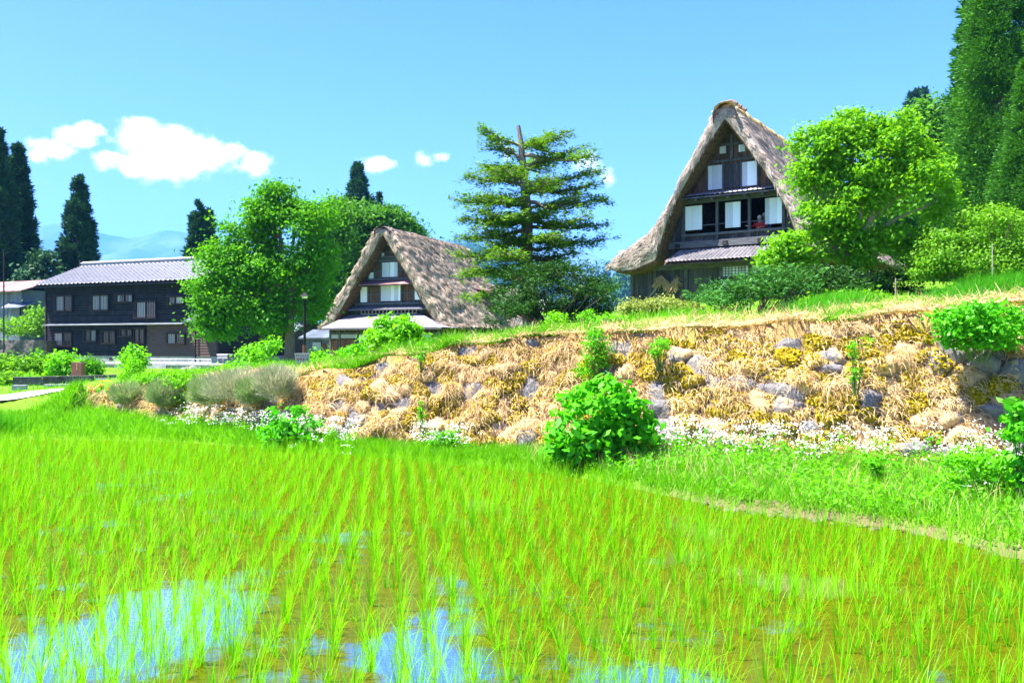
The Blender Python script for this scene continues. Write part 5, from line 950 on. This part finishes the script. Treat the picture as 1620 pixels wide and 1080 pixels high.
# ------------------------------------------------------------------ white wildflowers along the wall foot
parts = []; gp = []
def flowers(x, y, h0, h1, heads=6, r=.05):
    n = len(x); h = rng.uniform(h0, h1, n); z = H(x, y); S = np.column_stack([x, y, z]); T = S+np.column_stack([rng.normal(0, .06, n), rng.normal(0, .06, n), h])
    D = unit(T-S); V, F, k = strips(S, D, h, np.full(n, .0035), 2, rng, np.zeros(n)); gp.append((V, F, rnd_faces(rng, n, 2)))
    Pl = S+(T-S)*rng.uniform(.2, .85, (n, 1)); Pl = np.repeat(Pl, 5, 0)+rng.normal(0, .03, (n*5, 3)); N_ = unit(rng.normal(0, .7, (n*5, 3))+np.array([0, 0, .8])); V, F = cards(Pl, N_, rng.uniform(.03, .08, n*5), .4, rng); gp.append((V, F, rnd_faces(rng, n*5, 1)))
    C = np.repeat(T, heads, 0)+np.column_stack([rng.normal(0, r, n*heads), rng.normal(0, r, n*heads), rng.normal(0, r*.3, n*heads)]); N_ = unit(rng.normal(0, .45, C.shape)+np.array([0, -.25, 1])); V, F = cards(C, N_, rng.uniform(.018, .034, len(C)), .95, rng); parts.append((V, F, rnd_faces(rng, len(C), 1)))
def band(n, xa, xb, off, sp):
    x = rng.uniform(xa, xb, n); return x, yfoot(x)-off-np.abs(rng.normal(0, sp, n))
for n, xa, xb, off, sp, h0, h1 in [(290,2.3,4.8,.0,.36,.15,.5),(110,1.2,2.4,.15,.25,.2,.5),(260,-6.6,-3.4,.1,.35,.2,.55),(90,-1.6,-.6,.1,.25,.2,.5),(150,-4.2,-2.6,.1,.4,.2,.5),(60,-12.5,-10.5,2.6,.3,.2,.4)]:
    x, y = band(n, xa, xb, off, sp); flowers(x, y, h0, h1)
n = 170; x = rng.uniform(4.9, 6.8, n); y = yfoot(x)-.2-1.6*rng.rand(n)**1.3; flowers(x, y, .25, .6)
n = 50; x = rng.uniform(4.6, 6.8, n); y = yfoot(x)-.4-2.2*rng.rand(n); flowers(x, y, .15, .35)
put('wildflowers', parts, M['flower']); put('flower_stems', gp, M['leaf_weed'])
# low broad weeds over the bank
Pw = []; 
n = 9000; x = rng.uniform(.5, 7.4, n); e = yedge(x)+.3; f = yfoot(x); y = e+(f-e)*rng.rand(n); k = vnoise(np.column_stack([x*1.7, y*1.7, y*0]), 47) > .45; x, y = x[k], y[k]; P = np.column_stack([x, y, H(x, y)+rng.uniform(.02, .22, len(x))]); N_ = unit(rng.normal(0, .5, P.shape)+np.array([0, -.2, 1])); V, F = cards(P, N_, rng.uniform(.03, .09, len(x)), .45, rng)
o = mesh_np('bank_weeds', V, F, M['leaf_weed'], attrs={'rnd': (np.clip(rng.normal(.5, .25, len(x)), 0, 1), 'FACE')}); tag(o, None, None, kind='stuff')
# earth clods along the water's edge
rv = []; 
for i in range(110):
    x = rng.uniform(2.0, 6.2); y = float(yedge(x))+rng.uniform(-.08, .2); s = rng.uniform(.012, .05); t = np.linspace(0, np.pi, 5)[:, None]; a = np.linspace(0, 2*np.pi, 7)[None, :-1]
    B = np.stack([np.sin(t)*np.cos(a), np.sin(t)*np.sin(a), np.cos(t)*.6+0*a], -1).reshape(-1, 3)*s*(1+.35*rng.normal(size=(30, 1))); i_ = np.arange(4)[:, None]*6; j_ = np.arange(6)[None]; Fq = np.stack([i_+j_, i_+6+j_, i_+6+(j_+1) % 6, i_+(j_+1) % 6], -1).reshape(-1, 4); rv.append((B+np.array([x, y, max(gz(x, y), 0)+.005]), Fq))
V, F = merge(rv); o = mesh_np('earth_clods', V, F, mat('edge_mud', (.07,.05,.03), (.17,.13,.09), 9, bump=.4), smooth=True); tag(o, None, None, kind='stuff')

# ------------------------------------------------------------------ rice
def rice_template(seed):
    r = np.random.RandomState(seed); n = r.randint(11, 18); az = r.rand(n)*2*np.pi; out = r.uniform(.05, .5, n); D = unit(np.column_stack([np.cos(az)*out, np.sin(az)*out, np.ones(n)])); P0 = np.column_stack([np.cos(az)*.018*r.rand(n), np.sin(az)*.018*r.rand(n), np.full(n, -.02)])
    g_ = np.where(r.rand(n) < .5, r.uniform(.12, .42, n), r.uniform(.01, .1, n)); S = np.column_stack([-np.sin(az), np.cos(az), np.zeros(n)])
    V, F, k = strips(P0, D, r.uniform(.16, .37, n), r.uniform(.002, .0034, n), 5, r, g_, S); return V, F, np.repeat(np.clip(r.normal(.5, .28, n), 0, 1), 5)
TPL = [rice_template(100+i) for i in range(16)]
dirr = math.radians(-8); ru = np.array([math.cos(dirr), math.sin(dirr)]); rvv = np.array([-math.sin(dirr)*-1*-1, math.cos(dirr)]); rvv = np.array([math.sin(dirr), math.cos(dirr)]); ru = np.array([math.cos(dirr), -math.sin(dirr)])
spots = []
for a in np.arange(-22, 14, .19):
    for bq in np.arange(1, 22, .13):
        if rng.rand() < .04: continue
        p = ru*(a+rng.normal(0, .035))+rvv*(bq+rng.normal(0, .035)); x, y = p
        if y < 2.6 or y > yedge(x)-.12 or abs(x) > .64*y+3.5 or x < -16: continue
        spots.append((x, y))
spots = np.array(spots); spots = spots[np.argsort(np.hypot(spots[:, 0], spots[:, 1]))]
vis = (spots[:, 1] > 3.75) & (np.abs(spots[:, 0]) < .6*spots[:, 1]+.12)
near = np.where(vis)[0][:300]; nearset = set(near.tolist()); rest = [i for i in range(len(spots)) if i not in nearset]
RL = 'single tuft of young green rice standing in the flooded paddy nearest the viewer'
meshes = []
for i, (V, F, r) in enumerate(TPL):
    o = mesh_np('rice_plant', V, F, M['rice'], attrs={'rnd': (r, 'FACE')}); meshes.append(o.data); bpy.data.objects.remove(o)
first = None
for q, i in enumerate(near):
    k = q % 16
    if first is None: o = first = bpy.data.objects.new('rice_plant', meshes[k])
    else: o = first.copy(); o.data = meshes[k]
    COL.objects.link(o); s = rng.uniform(.85, 1.2); o.location = (spots[i][0], spots[i][1], 0); o.rotation_euler = (rng.normal(0, .05), rng.normal(0, .05), rng.rand()*6.28); o.scale = (s, s, s)
    tag(o, RL, 'rice plant', 'rice tufts in the near paddy')
Vs = []; Fs = []; Rr = []; b = 0
for i in rest:
    V, F, r = TPL[rng.randint(16)]; a = rng.rand()*6.28; c, s = math.cos(a), math.sin(a); sc_ = rng.uniform(.85, 1.2); W = V@np.array([[c, s, 0], [-s, c, 0], [0, 0, 1]])*sc_; W = W+np.array([spots[i][0], spots[i][1], 0]); Vs.append(W); Fs.append(F+b); Rr.append(r); b += len(V)
o = mesh_np('rice_field', np.concatenate(Vs), np.concatenate(Fs), M['rice'], attrs={'rnd': (np.concatenate(Rr), 'FACE')}); tag(o, None, None, kind='stuff')
print('rice', len(spots), len(near))

# ------------------------------------------------------------------ single plants on and below the wall
def leafy(name, label, px, Y, lobes, nc, per, leaf, m, seed, asp=.5, cr=.16, cat='shrub', bz=None, up=.5, group=None, tr=.005, inner=.45, gap=.22):
    return broad_tree(name, label, cat, px, Y, lobes, nc, per, leaf, m, M['stem_green'], seed, trunk_r=tr, clump_r=cr, shrub=True, inner=inner, base_z=bz, asp=asp, up=up, group=group, gap=gap)
M['stem_green'] = mat('green_stem', (.07,.14,.02), (.14,.18,.05), 6)
leafy('broadleaf_shrub', 'lush broad-leaved green shrub at the foot of the wall, right of centre', 950, 12.0, [(950,640,58,38),(915,680,42,40),(990,670,42,42),(950,700,60,42),(900,715,26,24),(1010,690,24,36)], 330, 10, .155, M['leaf_hydrangea'], 201, asp=.55, cr=.16, bz=.1, inner=.7, up=.8)
leafy('broadleaf_shrub', 'leafy green shrub at the wall foot left of centre, just right of the white flowers', 455, 14.6, [(455,660,26,22),(440,690,30,24),(478,680,26,24),(460,706,30,14)], 130, 14, .12, M['leaf_hydrangea'], 202, cr=.15, bz=0, inner=.5)
leafy('bright_bush', 'rounded bright green bush on the wall top before the middle farmhouse porch', 626, 16.4, [(625,520,34,20),(605,540,26,18),(650,535,22,20),(625,545,36,14)], 200, 16, .13, M['leaf_bright'], 203, cr=.16, inner=.55, up=.8)
leafy('climbing_weeds', 'upright green weeds growing from the wall top above the lush broad-leaved shrub', 935, 13.35, [(940,520,10,18),(935,555,16,24),(925,590,16,18),(955,560,12,26),(945,540,12,20)], 110, 14, .06, M['leaf_weed'], 204, asp=.4, cr=.1, bz=1.2)
leafy('hanging_bush', 'dense green bush hanging over the wall top near the right edge', 1550, 10.75, [(1530,505,40,26),(1570,510,40,34),(1600,530,24,34),(1510,535,26,22),(1560,550,40,20),(1500,505,20,14)], 300, 20, .06, M['leaf_hydrangea'], 205, asp=.75, cr=.13, bz=2.2)
leafy('broadleaf_weed', 'large-leaved plant entering the frame at the right edge before the wall', 1612, 8.6, [(1606,640,14,10),(1618,670,16,18),(1600,690,10,8),(1612,722,14,18),(1606,750,12,16)], 52, 9, .13, M['leaf_hydrangea'], 206, cr=.1, bz=.3, inner=.3)
leafy('leafy_weed', 'light green leafy weed standing on the wall edge left of the climbing weeds', 880, 15.2, [(880,505,18,12),(875,518,22,10)], 60, 14, .06, M['leaf_bright'], 207, cr=.1)
leafy('leafy_weed', 'light green leafy weed at the foot of the dark yew shrub', 930, 15.0, [(928,505,14,14),(940,515,12,10)], 50, 14, .055, M['leaf_weed'], 208, cr=.09)
leafy('leafy_weed', 'tall thin weed growing up the mossy stones right of the lush shrub', 1352, 11.2, [(1350,560,6,26),(1372,545,5,22),(1352,590,8,12)], 34, 10, .045, M['leaf_weed'], 209, cr=.06, bz=1.25)
leafy('leafy_weed', 'small green weed on the wall stones below the wall-top bush at centre left', 668, 14.6, [(668,545,7,18),(666,570,6,12)], 26, 10, .05, M['leaf_weed'], 210, cr=.07, bz=1.3)
leafy('leafy_weed', 'thin green sprig low on the wall left of centre', 668, 14.0, [(665,640,5,20),(668,665,6,12)], 20, 9, .05, M['leaf_weed'], 211, cr=.06, bz=.35)
leafy('leafy_weed', 'small green weed growing on the wall top right of the climbing weeds', 1042, 12.8, [(1045,545,16,12),(1035,560,10,8)], 40, 12, .05, M['leaf_weed'], 212, cr=.08, bz=1.5)
leafy('leafy_weed', 'white-flecked weed standing at the wall foot at centre', 712, 13.6, [(705,695,22,14),(720,685,14,10),(715,710,20,10)], 70, 12, .06, M['leaf_weed'], 213, cr=.09)
leafy('leafy_weed', 'green weed on the bank below the mossy wall, lower right', 1385, 9.9, [(1385,735,14,14),(1395,750,18,10)], 40, 12, .06, M['leaf_weed'], 214, cr=.08)
leafy('leafy_weed', 'green flowering weed mass on the bank at the lower right corner', 1560, 9.0, [(1520,735,34,22),(1570,740,36,30),(1600,770,30,30),(1500,765,30,18)], 200, 16, .055, M['leaf_weed'], 215, cr=.12)
# grey-green lavender clumps on the wall's left end and weeds between
for i, (px, py, rx, ry, lab) in enumerate([(205,625,20,18,'grey-green lavender clump nearest the left end of the wall'),(262,625,18,20,'small lavender clump among weeds, second from the wall end'),(330,622,22,22,'lavender clump left of the largest mauve one'),(372,612,30,26,'largest mauve-grey lavender clump on the wall'),(402,620,18,20,'low lavender clump hanging on the wall beside the largest'),(437,606,22,24,'mauve lavender clump at the right, beside the orange dry grass')]):
    Y = float(np.interp(px, [180, 330, 460], [19.4, 17.2, 15.9])); r = np.random.RandomState(230+i); x = (px-810)/FPX*Y; c = at(px, py, Y-.25); R = thing('lavender_clump', lab, 'shrub', c, 0, 'lavender clumps along the wall'); n = 3600; U = unit(r.normal(size=(n, 3))); rad_ = (.35+.65*r.rand(n, 1)**.5)*(.65+.8*vnoise(U*2.2+i*7, 5))[:, None]; Pc = U*rad_*np.array([rx*1.3, rx*.9, ry*.85])*Y/FPX+np.array([0, -.1, 0]); D = unit(U*.7+np.array([0, -.1, .9])+r.normal(0, .25, (n, 3)))
    V, F, k = strips(Pc, D, r.uniform(.07, .2, n), np.full(n, .0055), 2, r, np.full(n, .02)); mesh_np('foliage', V, F, M['leaf_lavender'], R, {'rnd': (rnd_faces(r, n, 2, .3+.45*(i in (3, 5)), .22), 'FACE')})
for i, (px, Y, lb, lab) in enumerate([(165,19.6,[(165,628,12,18),(170,640,10,10)],'dark green bush at the left corner of the wall'),(215,20.5,[(212,585,12,18),(205,600,12,12)],'tall yellow-green weeds behind the first lavender clump'),(290,17.9,[(290,620,16,26),(300,645,16,24),(280,600,16,14)],'bright leafy weeds spilling over the wall between lavender clumps'),(240,19,[(235,605,22,14),(245,625,18,14)],'pale green weeds between the first two lavender clumps'),(350,19.5,[(330,592,20,10),(365,585,22,8)],'low green weeds along the path above the largest lavender clump'),(265,19,[(262,600,14,12)],'small weed tuft above the small lavender clump')]):
    leafy('garden_weeds', lab, px, Y, lb, 90, 16, .07, M['leaf_bright' if i != 0 else 'leaf_hydrangea'], 250+i, cr=.16, bz=gz((px-810)/FPX*Y, Y)-.1)
# garden plants left of the monument
for i, (px, Y, lb, mk, lab) in enumerate([(25,34,[(15,575,24,14),(40,580,20,12)],'leaf_light','yellow-green garden bush at the left edge'),(70,35,[(70,580,22,14),(60,570,16,10)],'leaf_maple','dark-leaved garden bush in the middle of the left plot'),(100,34,[(100,575,14,16),(92,585,14,10)],'leaf_bright','tall garden bush just left of the brown stone marker'),(140,33,[(141,585,10,18)],'leaf_maple','dark bush just right of the brown stone marker'),(60,28,[(55,605,16,14),(65,618,12,8)],'leaf_bright','bright leafy plant in front of the concrete kerb'),(30,29,[(20,600,18,8)],'leaf_light','low garden plant at the left edge behind the kerb'),(218,38,[(213,572,10,12),(212,560,5,10)],'leaf_bright','bright weeds before the black house foundation'),
      (40,70,[(30,515,34,14),(62,500,14,18),(60,520,16,12)],'leaf_light','mass of light bushes below the grey shed'),(410,46,[(410,560,24,14),(425,545,16,10),(395,560,14,12)],'leaf_bright','bright shrub right of the work table, left of the tree trunk'),(520,40,[(515,575,16,10),(505,565,10,10)],'leaf_bright','small green shrub between signboard and porch'),(500,30,[(510,580,20,8),(540,575,18,8)],'leaf_weed','low weeds right of the signboard'),(560,24,[(560,560,18,10),(580,555,12,8)],'leaf_weed','weeds left of the rounded bright bush'),(380,24,[(380,583,24,6),(420,585,20,6)],'leaf_weed','weed strip left of the signboard'),(225,70,[(30,548,30,5),(60,550,14,4)],'leaf_light','low pale weeds under the dark bank wall'),(970,15.5,[(965,512,16,6)],'leaf_weed','low weeds on the terrace edge beside the olive shrub'),(1350,19.5,[(1300,480,40,5),(1360,470,40,5)],'leaf_light','low pale grass herbs under the yellow-green tree')]):
    leafy('garden_plant', lab, px, Y, lb, 110, 18, .006*Y**.9+.03, M[mk], 280+i, cr=.009*Y+.04, tr=.006)

# ------------------------------------------------------------------ small objects
def sign():
    x, y, _ = at(478, 580, 21); zb = gz(x, y); R = thing('signboard', 'weathered wooden signboard with dark and red painted writing, beside the tree trunk', 'sign', (x, y, zb), .1)
    s = 21/FPX; zc = at(478, 568, 21)[2]-zb; w, h = 10*s*1.18, 9.5*s*1.05
    b = MB(); b.prism([(-w*.8, zc-h), (w*.86, zc-h), (w, zc+h), (-w, zc+h*.96)], -.03, .03); bd = b.build('board', M['sign_board'], R)
    k = MB(); r = np.random.RandomState(3)
    def glyph(cx, cz, q, mb):
        for _ in range(3): zz = cz+r.uniform(-.8, .8)*q; mb.box(cx-q*.8, cx+q*.8, -.036, -.031, zz-q*.1, zz+q*.1)
        for _ in range(2): xx = cx+r.uniform(-.6, .6)*q; mb.box(xx-q*.1, xx+q*.1, -.0365, -.0315, cz-q*.9, cz+q*.9)
    for i in range(6): glyph(-w*.75+i*w*.3, zc+h*.6, .021, k)
    for i in range(9): glyph(-w*.7+i*w*.17, zc-h*.72, .012, k)
    for i in range(2): glyph(w*.28+i*w*.36, zc-h*.02, .036, k)
    k.build('lettering', M['sign_ink'], bd); k = MB()
    for i in range(2): glyph(-w*.58+i*w*.4, zc-h*.02, .038, k)
    k.build('red_lettering', M['sign_red'], bd)
    bx('post', M['bark_pale'], R, -.03, .03, .03, .09, -.2, zc+h*.5); bx('foot', M['concrete'], R, -.09, -.035, .0, .1, -.1, zc-h-.02)
M['sign_board'] = mat('weathered_sign_wood', (.36,.29,.24), (.5,.42,.37), 5, stretch=(1,1,5)); M['sign_ink'] = mat('sign_ink', (.05,.045,.05)); M['sign_red'] = mat('sign_red_ink', (.42,.1,.07))
sign()
def lamp():
    x, y, _ = at(482, 580, 36); zb = gz(x, y); R = thing('street_lamp', 'dark street lamp with pyramid hood standing beside the leafy tree', 'lamp', (x, y, zb)); s = 36/FPX; zt = at(482, 462, 36)[2]-zb
    MB().tube([(0, 0, -.2), (0, 0, zt-9*s)], .055, 10).build('pole', M['black_metal'], R); h = MB(); w = 7*s
    h.add([(-w, -w, zt-7*s), (w, -w, zt-7*s), (w, w, zt-7*s), (-w, w, zt-7*s), (0, 0, zt)], [(0, 1, 4), (1, 2, 4), (2, 3, 4), (3, 0, 4), (3, 2, 1, 0)]); h.build('hood', M['black_metal'], R)
    g_ = MB(); g_.tube([(0, 0, zt-10*s), (0, 0, zt-7.1*s)], [w*.45, w*.75], 10); g_.build('lamp_glass', M['paper'], R); MB().tube([(0, 0, -.1), (0, 0, 1.0)], .085, 10).build('base_sleeve', M['plank_red'], R)
lamp()
def marker():
    x, y, _ = at(124, 598, 30); zb = gz(x, y)-.02; R = thing('stone_marker', 'upright reddish-brown stone marker with gold characters before the black house', 'marker', (x, y, zb), -.1); s = 30/FPX; h = 36*s; w = 8.3*s
    m = MB(); m.prism([(-w, .32*h), (w, .32*h), (w, h*.985), (-w, h)], -.12, .12); st = m.build('slab', M['brown_stone'], R); bx('plinth', M['concrete'], R, -w*.98, w*.98, -.13, .13, -.15, .318*h); k = MB(); r = np.random.RandomState(2)
    for i in range(3):
        cz = h*(.9-.1*i); q = .038
        for _ in range(3): zz = cz+r.uniform(-.7, .7)*q; k.box(-q*.8+.02, q*.8+.02, -.126, -.121, zz-q*.13, zz+q*.13)
        k.box(.015, .03, -.1265, -.1215, cz-q, cz+q)
    k.build('lettering', M['gold'], st)
    P = thing('wooden_prop', 'grey wooden prop leaning against the left of the brown stone marker', 'prop', (x-.42, y-.05, zb)); MB().add([(-.06,-.05,0),(.05,-.05,0),(.05,.05,0),(-.06,.05,0),(.2,-.05,.42),(.28,-.05,.42),(.28,.05,.42),(.2,.05,.42)], [(0,3,2,1),(4,5,6,7),(0,1,5,4),(1,2,6,5),(2,3,7,6),(3,0,4,7)]).build('board', M['post'], P)
M['brown_stone'] = mat('brown_stone', (.14,.045,.03), (.24,.08,.055), 4, rough=.5, spec=.5); M['gold'] = mat('gold_paint', (.55,.4,.12))
marker()
def kerb(label, p0, p1, Y0, Y1, h, m):
    a, b = at(*p0, Y0), at(*p1, Y1); a[2] = gz(a[0], a[1]); b[2] = gz(b[0], b[1]); d = b-a; L_ = float(np.hypot(d[0], d[1])); R = thing('concrete_kerb', label, 'kerb', (a[0], a[1], min(a[2], b[2])), math.atan2(d[1], d[0]))
    rr = np.random.RandomState(int(L_*100)); o = MB()
    x = 0
    while x < L_-.05:
        l = min(rr.uniform(.6, 1.1), L_-x); o.box(x, x+l-.012, -.12+rr.normal(0, .01), .12, -.3, h+rr.normal(0, .012)); x += l
    o.build('kerb_blocks', m, R)
kerb('dark stone kerb of the ditch running before the brown stone marker', (20,608), (185,602), 27, 28.5, .34, M['rock_dark']); kerb('lower concrete ledge of the ditch in front of the dark kerb', (70,612), (120,612), 25.5, 25.8, .1, M['concrete']); kerb('pale white concrete block at the left end of the ditch', (20,611), (43,610), 25.2, 25.3, .14, M['concrete']); kerb('short pale kerb behind the wall corner, right end of the ditch', (152,607), (198,606), 27, 27.4, .16, M['concrete'])
def speaker_pole():
    x, y, _ = at(92, 470, 90); zb = 1.5; R = thing('loudspeaker_pole', 'thin pole with horn loudspeakers peeking above the black house roof', 'pole', (x, y, zb)); zt = at(92, 420, 90)[2]-zb
    MB().tube([(0, 0, -1), (0, 0, zt)], .07, 8).build('pole', M['black_metal'], R); MB().tube([(.05, 0, zt-.05), (.25, 0, zt-.05), (.45, 0, zt-.05)], [.05, .1, .24], 10).build('horn', M['black_metal'], R); MB().tube([(0, -.2, zt+.05), (0, .0, zt+.05)], [.3, .12], 10).build('horn', M['black_metal'], R)
speaker_pole()
def pole(px, Y, top, base, label, r, m):
    x, y, _ = at(px, base, Y); zb = gz(x, y); R = MB().tube([(0, 0, -.3), (0, 0, at(px, top, Y)[2]-zb)], r, 8).build('garden_pole', m); R.location = (x, y, zb); tag(R, label, 'pole')
pole(6, 60, 395, 552, 'thin green pole at the left edge before the pink-roofed shed', .05, M['frame_dark'])
pole(1417, 18.5, 440, 475, 'short brown stake standing in the grass right of the yellow-green tree', .014, M['bark_pale'])
pole(1570, 20, 385, 450, 'tall thin stake before the big light-green shrub', .012, M['bark_pale'])
# people at the open window of the large farmhouse
M['skin'] = mat('skin', (.5,.32,.24)); M['red_cloth'] = mat('red_cloth', (.55,.03,.02), (.62,.05,.03), 4); M['blue_cloth'] = mat('blue_cloth', (.1,.2,.42), (.14,.26,.5), 4); M['white_hair'] = mat('pale_hair', (.6,.6,.62)); M['dark_cloth'] = mat('dark_trousers', (.03,.03,.04))
def person(label, lx, ly, rz, cloth, hair, arm_r, arm_l, sc_=1.0):
    p = BF.P+BF.u*lx+BF.v*ly; R = thing('person', label, 'person', (p[0], p[1], BF.zb+BSILL-1.02), -BF.th+rz); R.scale = (sc_,)*3
    def skin(name, nodes, m):
        me = bpy.data.meshes.new(name); vs = [n[0] for n in nodes]; es = [(n[1], i) for i, n in enumerate(nodes) if n[1] is not None]; me.from_pydata(vs, es, []); me.materials.append(m); o = bpy.data.objects.new(name, me); link(o, R); md = o.modifiers.new('skin', 'SKIN'); md.use_smooth_shade = True
        for i, n in enumerate(nodes): sv = me.skin_vertices[0].data[i]; r = n[2]; sv.radius = (r, r) if not isinstance(r, tuple) else r; sv.use_root = (i == 0)
        s = o.modifiers.new('sub', 'SUBSURF'); s.levels = 1; s.render_levels = 1; return o
    B = [((0,0,.92),None,(.15,.11)),((0,0,1.1),0,(.13,.1)),((0,-.02,1.3),1,(.15,.11)),((0,0,1.42),2,(.07,.06)),((0,-.01,1.48),3,.05),((0,-.03,1.55),4,(.075,.085)),((0,-.025,1.64),5,(.075,.09)),((0,-.02,1.7),6,.05)]
    for s in (-1, 1):
        b0 = len(B); B += [((s*.09,0,.86),0,.09),((s*.1,-.01,.5),b0,.065),((s*.1,.02,.1),b0+1,.04),((s*.1,-.1,.04),b0+2,.035)]
    for s, arm in ((-1, arm_l), (1, arm_r)):
        b0 = len(B); sh = (s*.19, 0, 1.37); B += [(sh,2,.055),(arm[0],b0,.042),(arm[1],b0+1,.03)]; w = Vector(arm[1]); d = (w-Vector(arm[0])).normalized(); sd2 = d.cross(Vector((0, 0, 1))).normalized(); pm = w+d*.06; B.append((tuple(pm), b0+2, (.036,.018))); pi = len(B)-1
        for f, (off, ln) in enumerate(((-.03,.07),(-.01,.08),(.01,.075),(.03,.06))): q = pm+d*.05+sd2*off; B += [(tuple(q), pi, .009),(tuple(q+d*ln*.5+Vector((0,0,-.015))), len(B), .008),(tuple(q+d*ln*.8+Vector((0,0,-.045))), len(B)+1, .007)]
        q = pm+sd2*-.05*s; B += [(tuple(q), b0+2, .011), (tuple(q+d*.04), len(B), .009)]
    skin('body', B, M['skin'])
    S = [((0,0,.86),None,(.17,.125)),((0,0,1.1),0,(.15,.115)),((0,-.02,1.3),1,(.165,.125)),((0,0,1.4),2,(.09,.08))]
    for s, arm in ((-1, arm_l), (1, arm_r)): b0 = len(S); S += [((s*.2,0,1.37),2,.068),(arm[0],b0,.055),(tuple(Vector(arm[0])*.5+Vector(arm[1])*.5),b0+1,.048)]
    skin('shirt', S, cloth)
    t = np.linspace(0, np.pi*.62, 8)[:, None]; a = np.linspace(0, 2*np.pi, 17)[None, :-1]; V = np.stack([.098*np.sin(t)*np.cos(a), .112*np.sin(t)*np.sin(a)-.005, .115*np.cos(t)+1.615+.0*a+.06*np.maximum(-np.sin(a), 0)*np.sin(t)], -1).reshape(-1, 3); i_ = np.arange(7)[:, None]*16; j_ = np.arange(16)[None]; mesh_np('hair', V, np.stack([i_+j_, i_+16+j_, i_+16+(j_+1) % 16, i_+(j_+1) % 16], -1).reshape(-1, 4), hair, R, smooth=True)
    f = MB()
    for s in (-1, 1): f.box(s*.03-.012, s*.03+.012, -.118, -.108, 1.585, 1.597)
    f.box(-.02, .02, -.118, -.105, 1.53, 1.537); f.build('eyes_and_mouth', M['dark_cloth'], R); n_ = MB(); n_.add([(-.012,-.11,1.55),(.012,-.11,1.55),(0,-.135,1.552),(0,-.11,1.59)], [(0,1,2),(0,2,3),(1,3,2)]); n_.build('nose', M['skin'], R)
fx, _ = BF(1201, 345, .35); person('person in a red top leaning at the open upper window of the large farmhouse', fx, .42, .15, M['red_cloth'], M['white_hair'], ((.3,-.2,1.2),(.12,-.4,1.18)), ((-.32,-.22,1.22),(-.42,-.42,1.25)), .95)
fx, _ = BF(1209, 340, .9); person('person in blue with pale hair standing behind the one in red at the window', fx, 1.0, -.1, M['blue_cloth'], M['white_hair'], ((.28,-.1,1.15),(.2,-.32,1.05)), ((-.28,-.05,1.12),(-.24,-.2,.9)), 1.05)

# ------------------------------------------------------------------ haze
def haze():
    m, nt, N, L, out = new_mat('haze_air'); v = N('ShaderNodeVolumePrincipled'); v.inputs['Color'].default_value = (.12,.42,1,1); v.inputs['Density'].default_value = .00013; v.inputs['Anisotropy'].default_value = .0; L(v.outputs[0], out.inputs['Volume'])
    o = MB().box(-8500, 8500, -120, 9500, -60, 1250).build('haze', m); tag(o, None, None, kind='stuff')
haze()
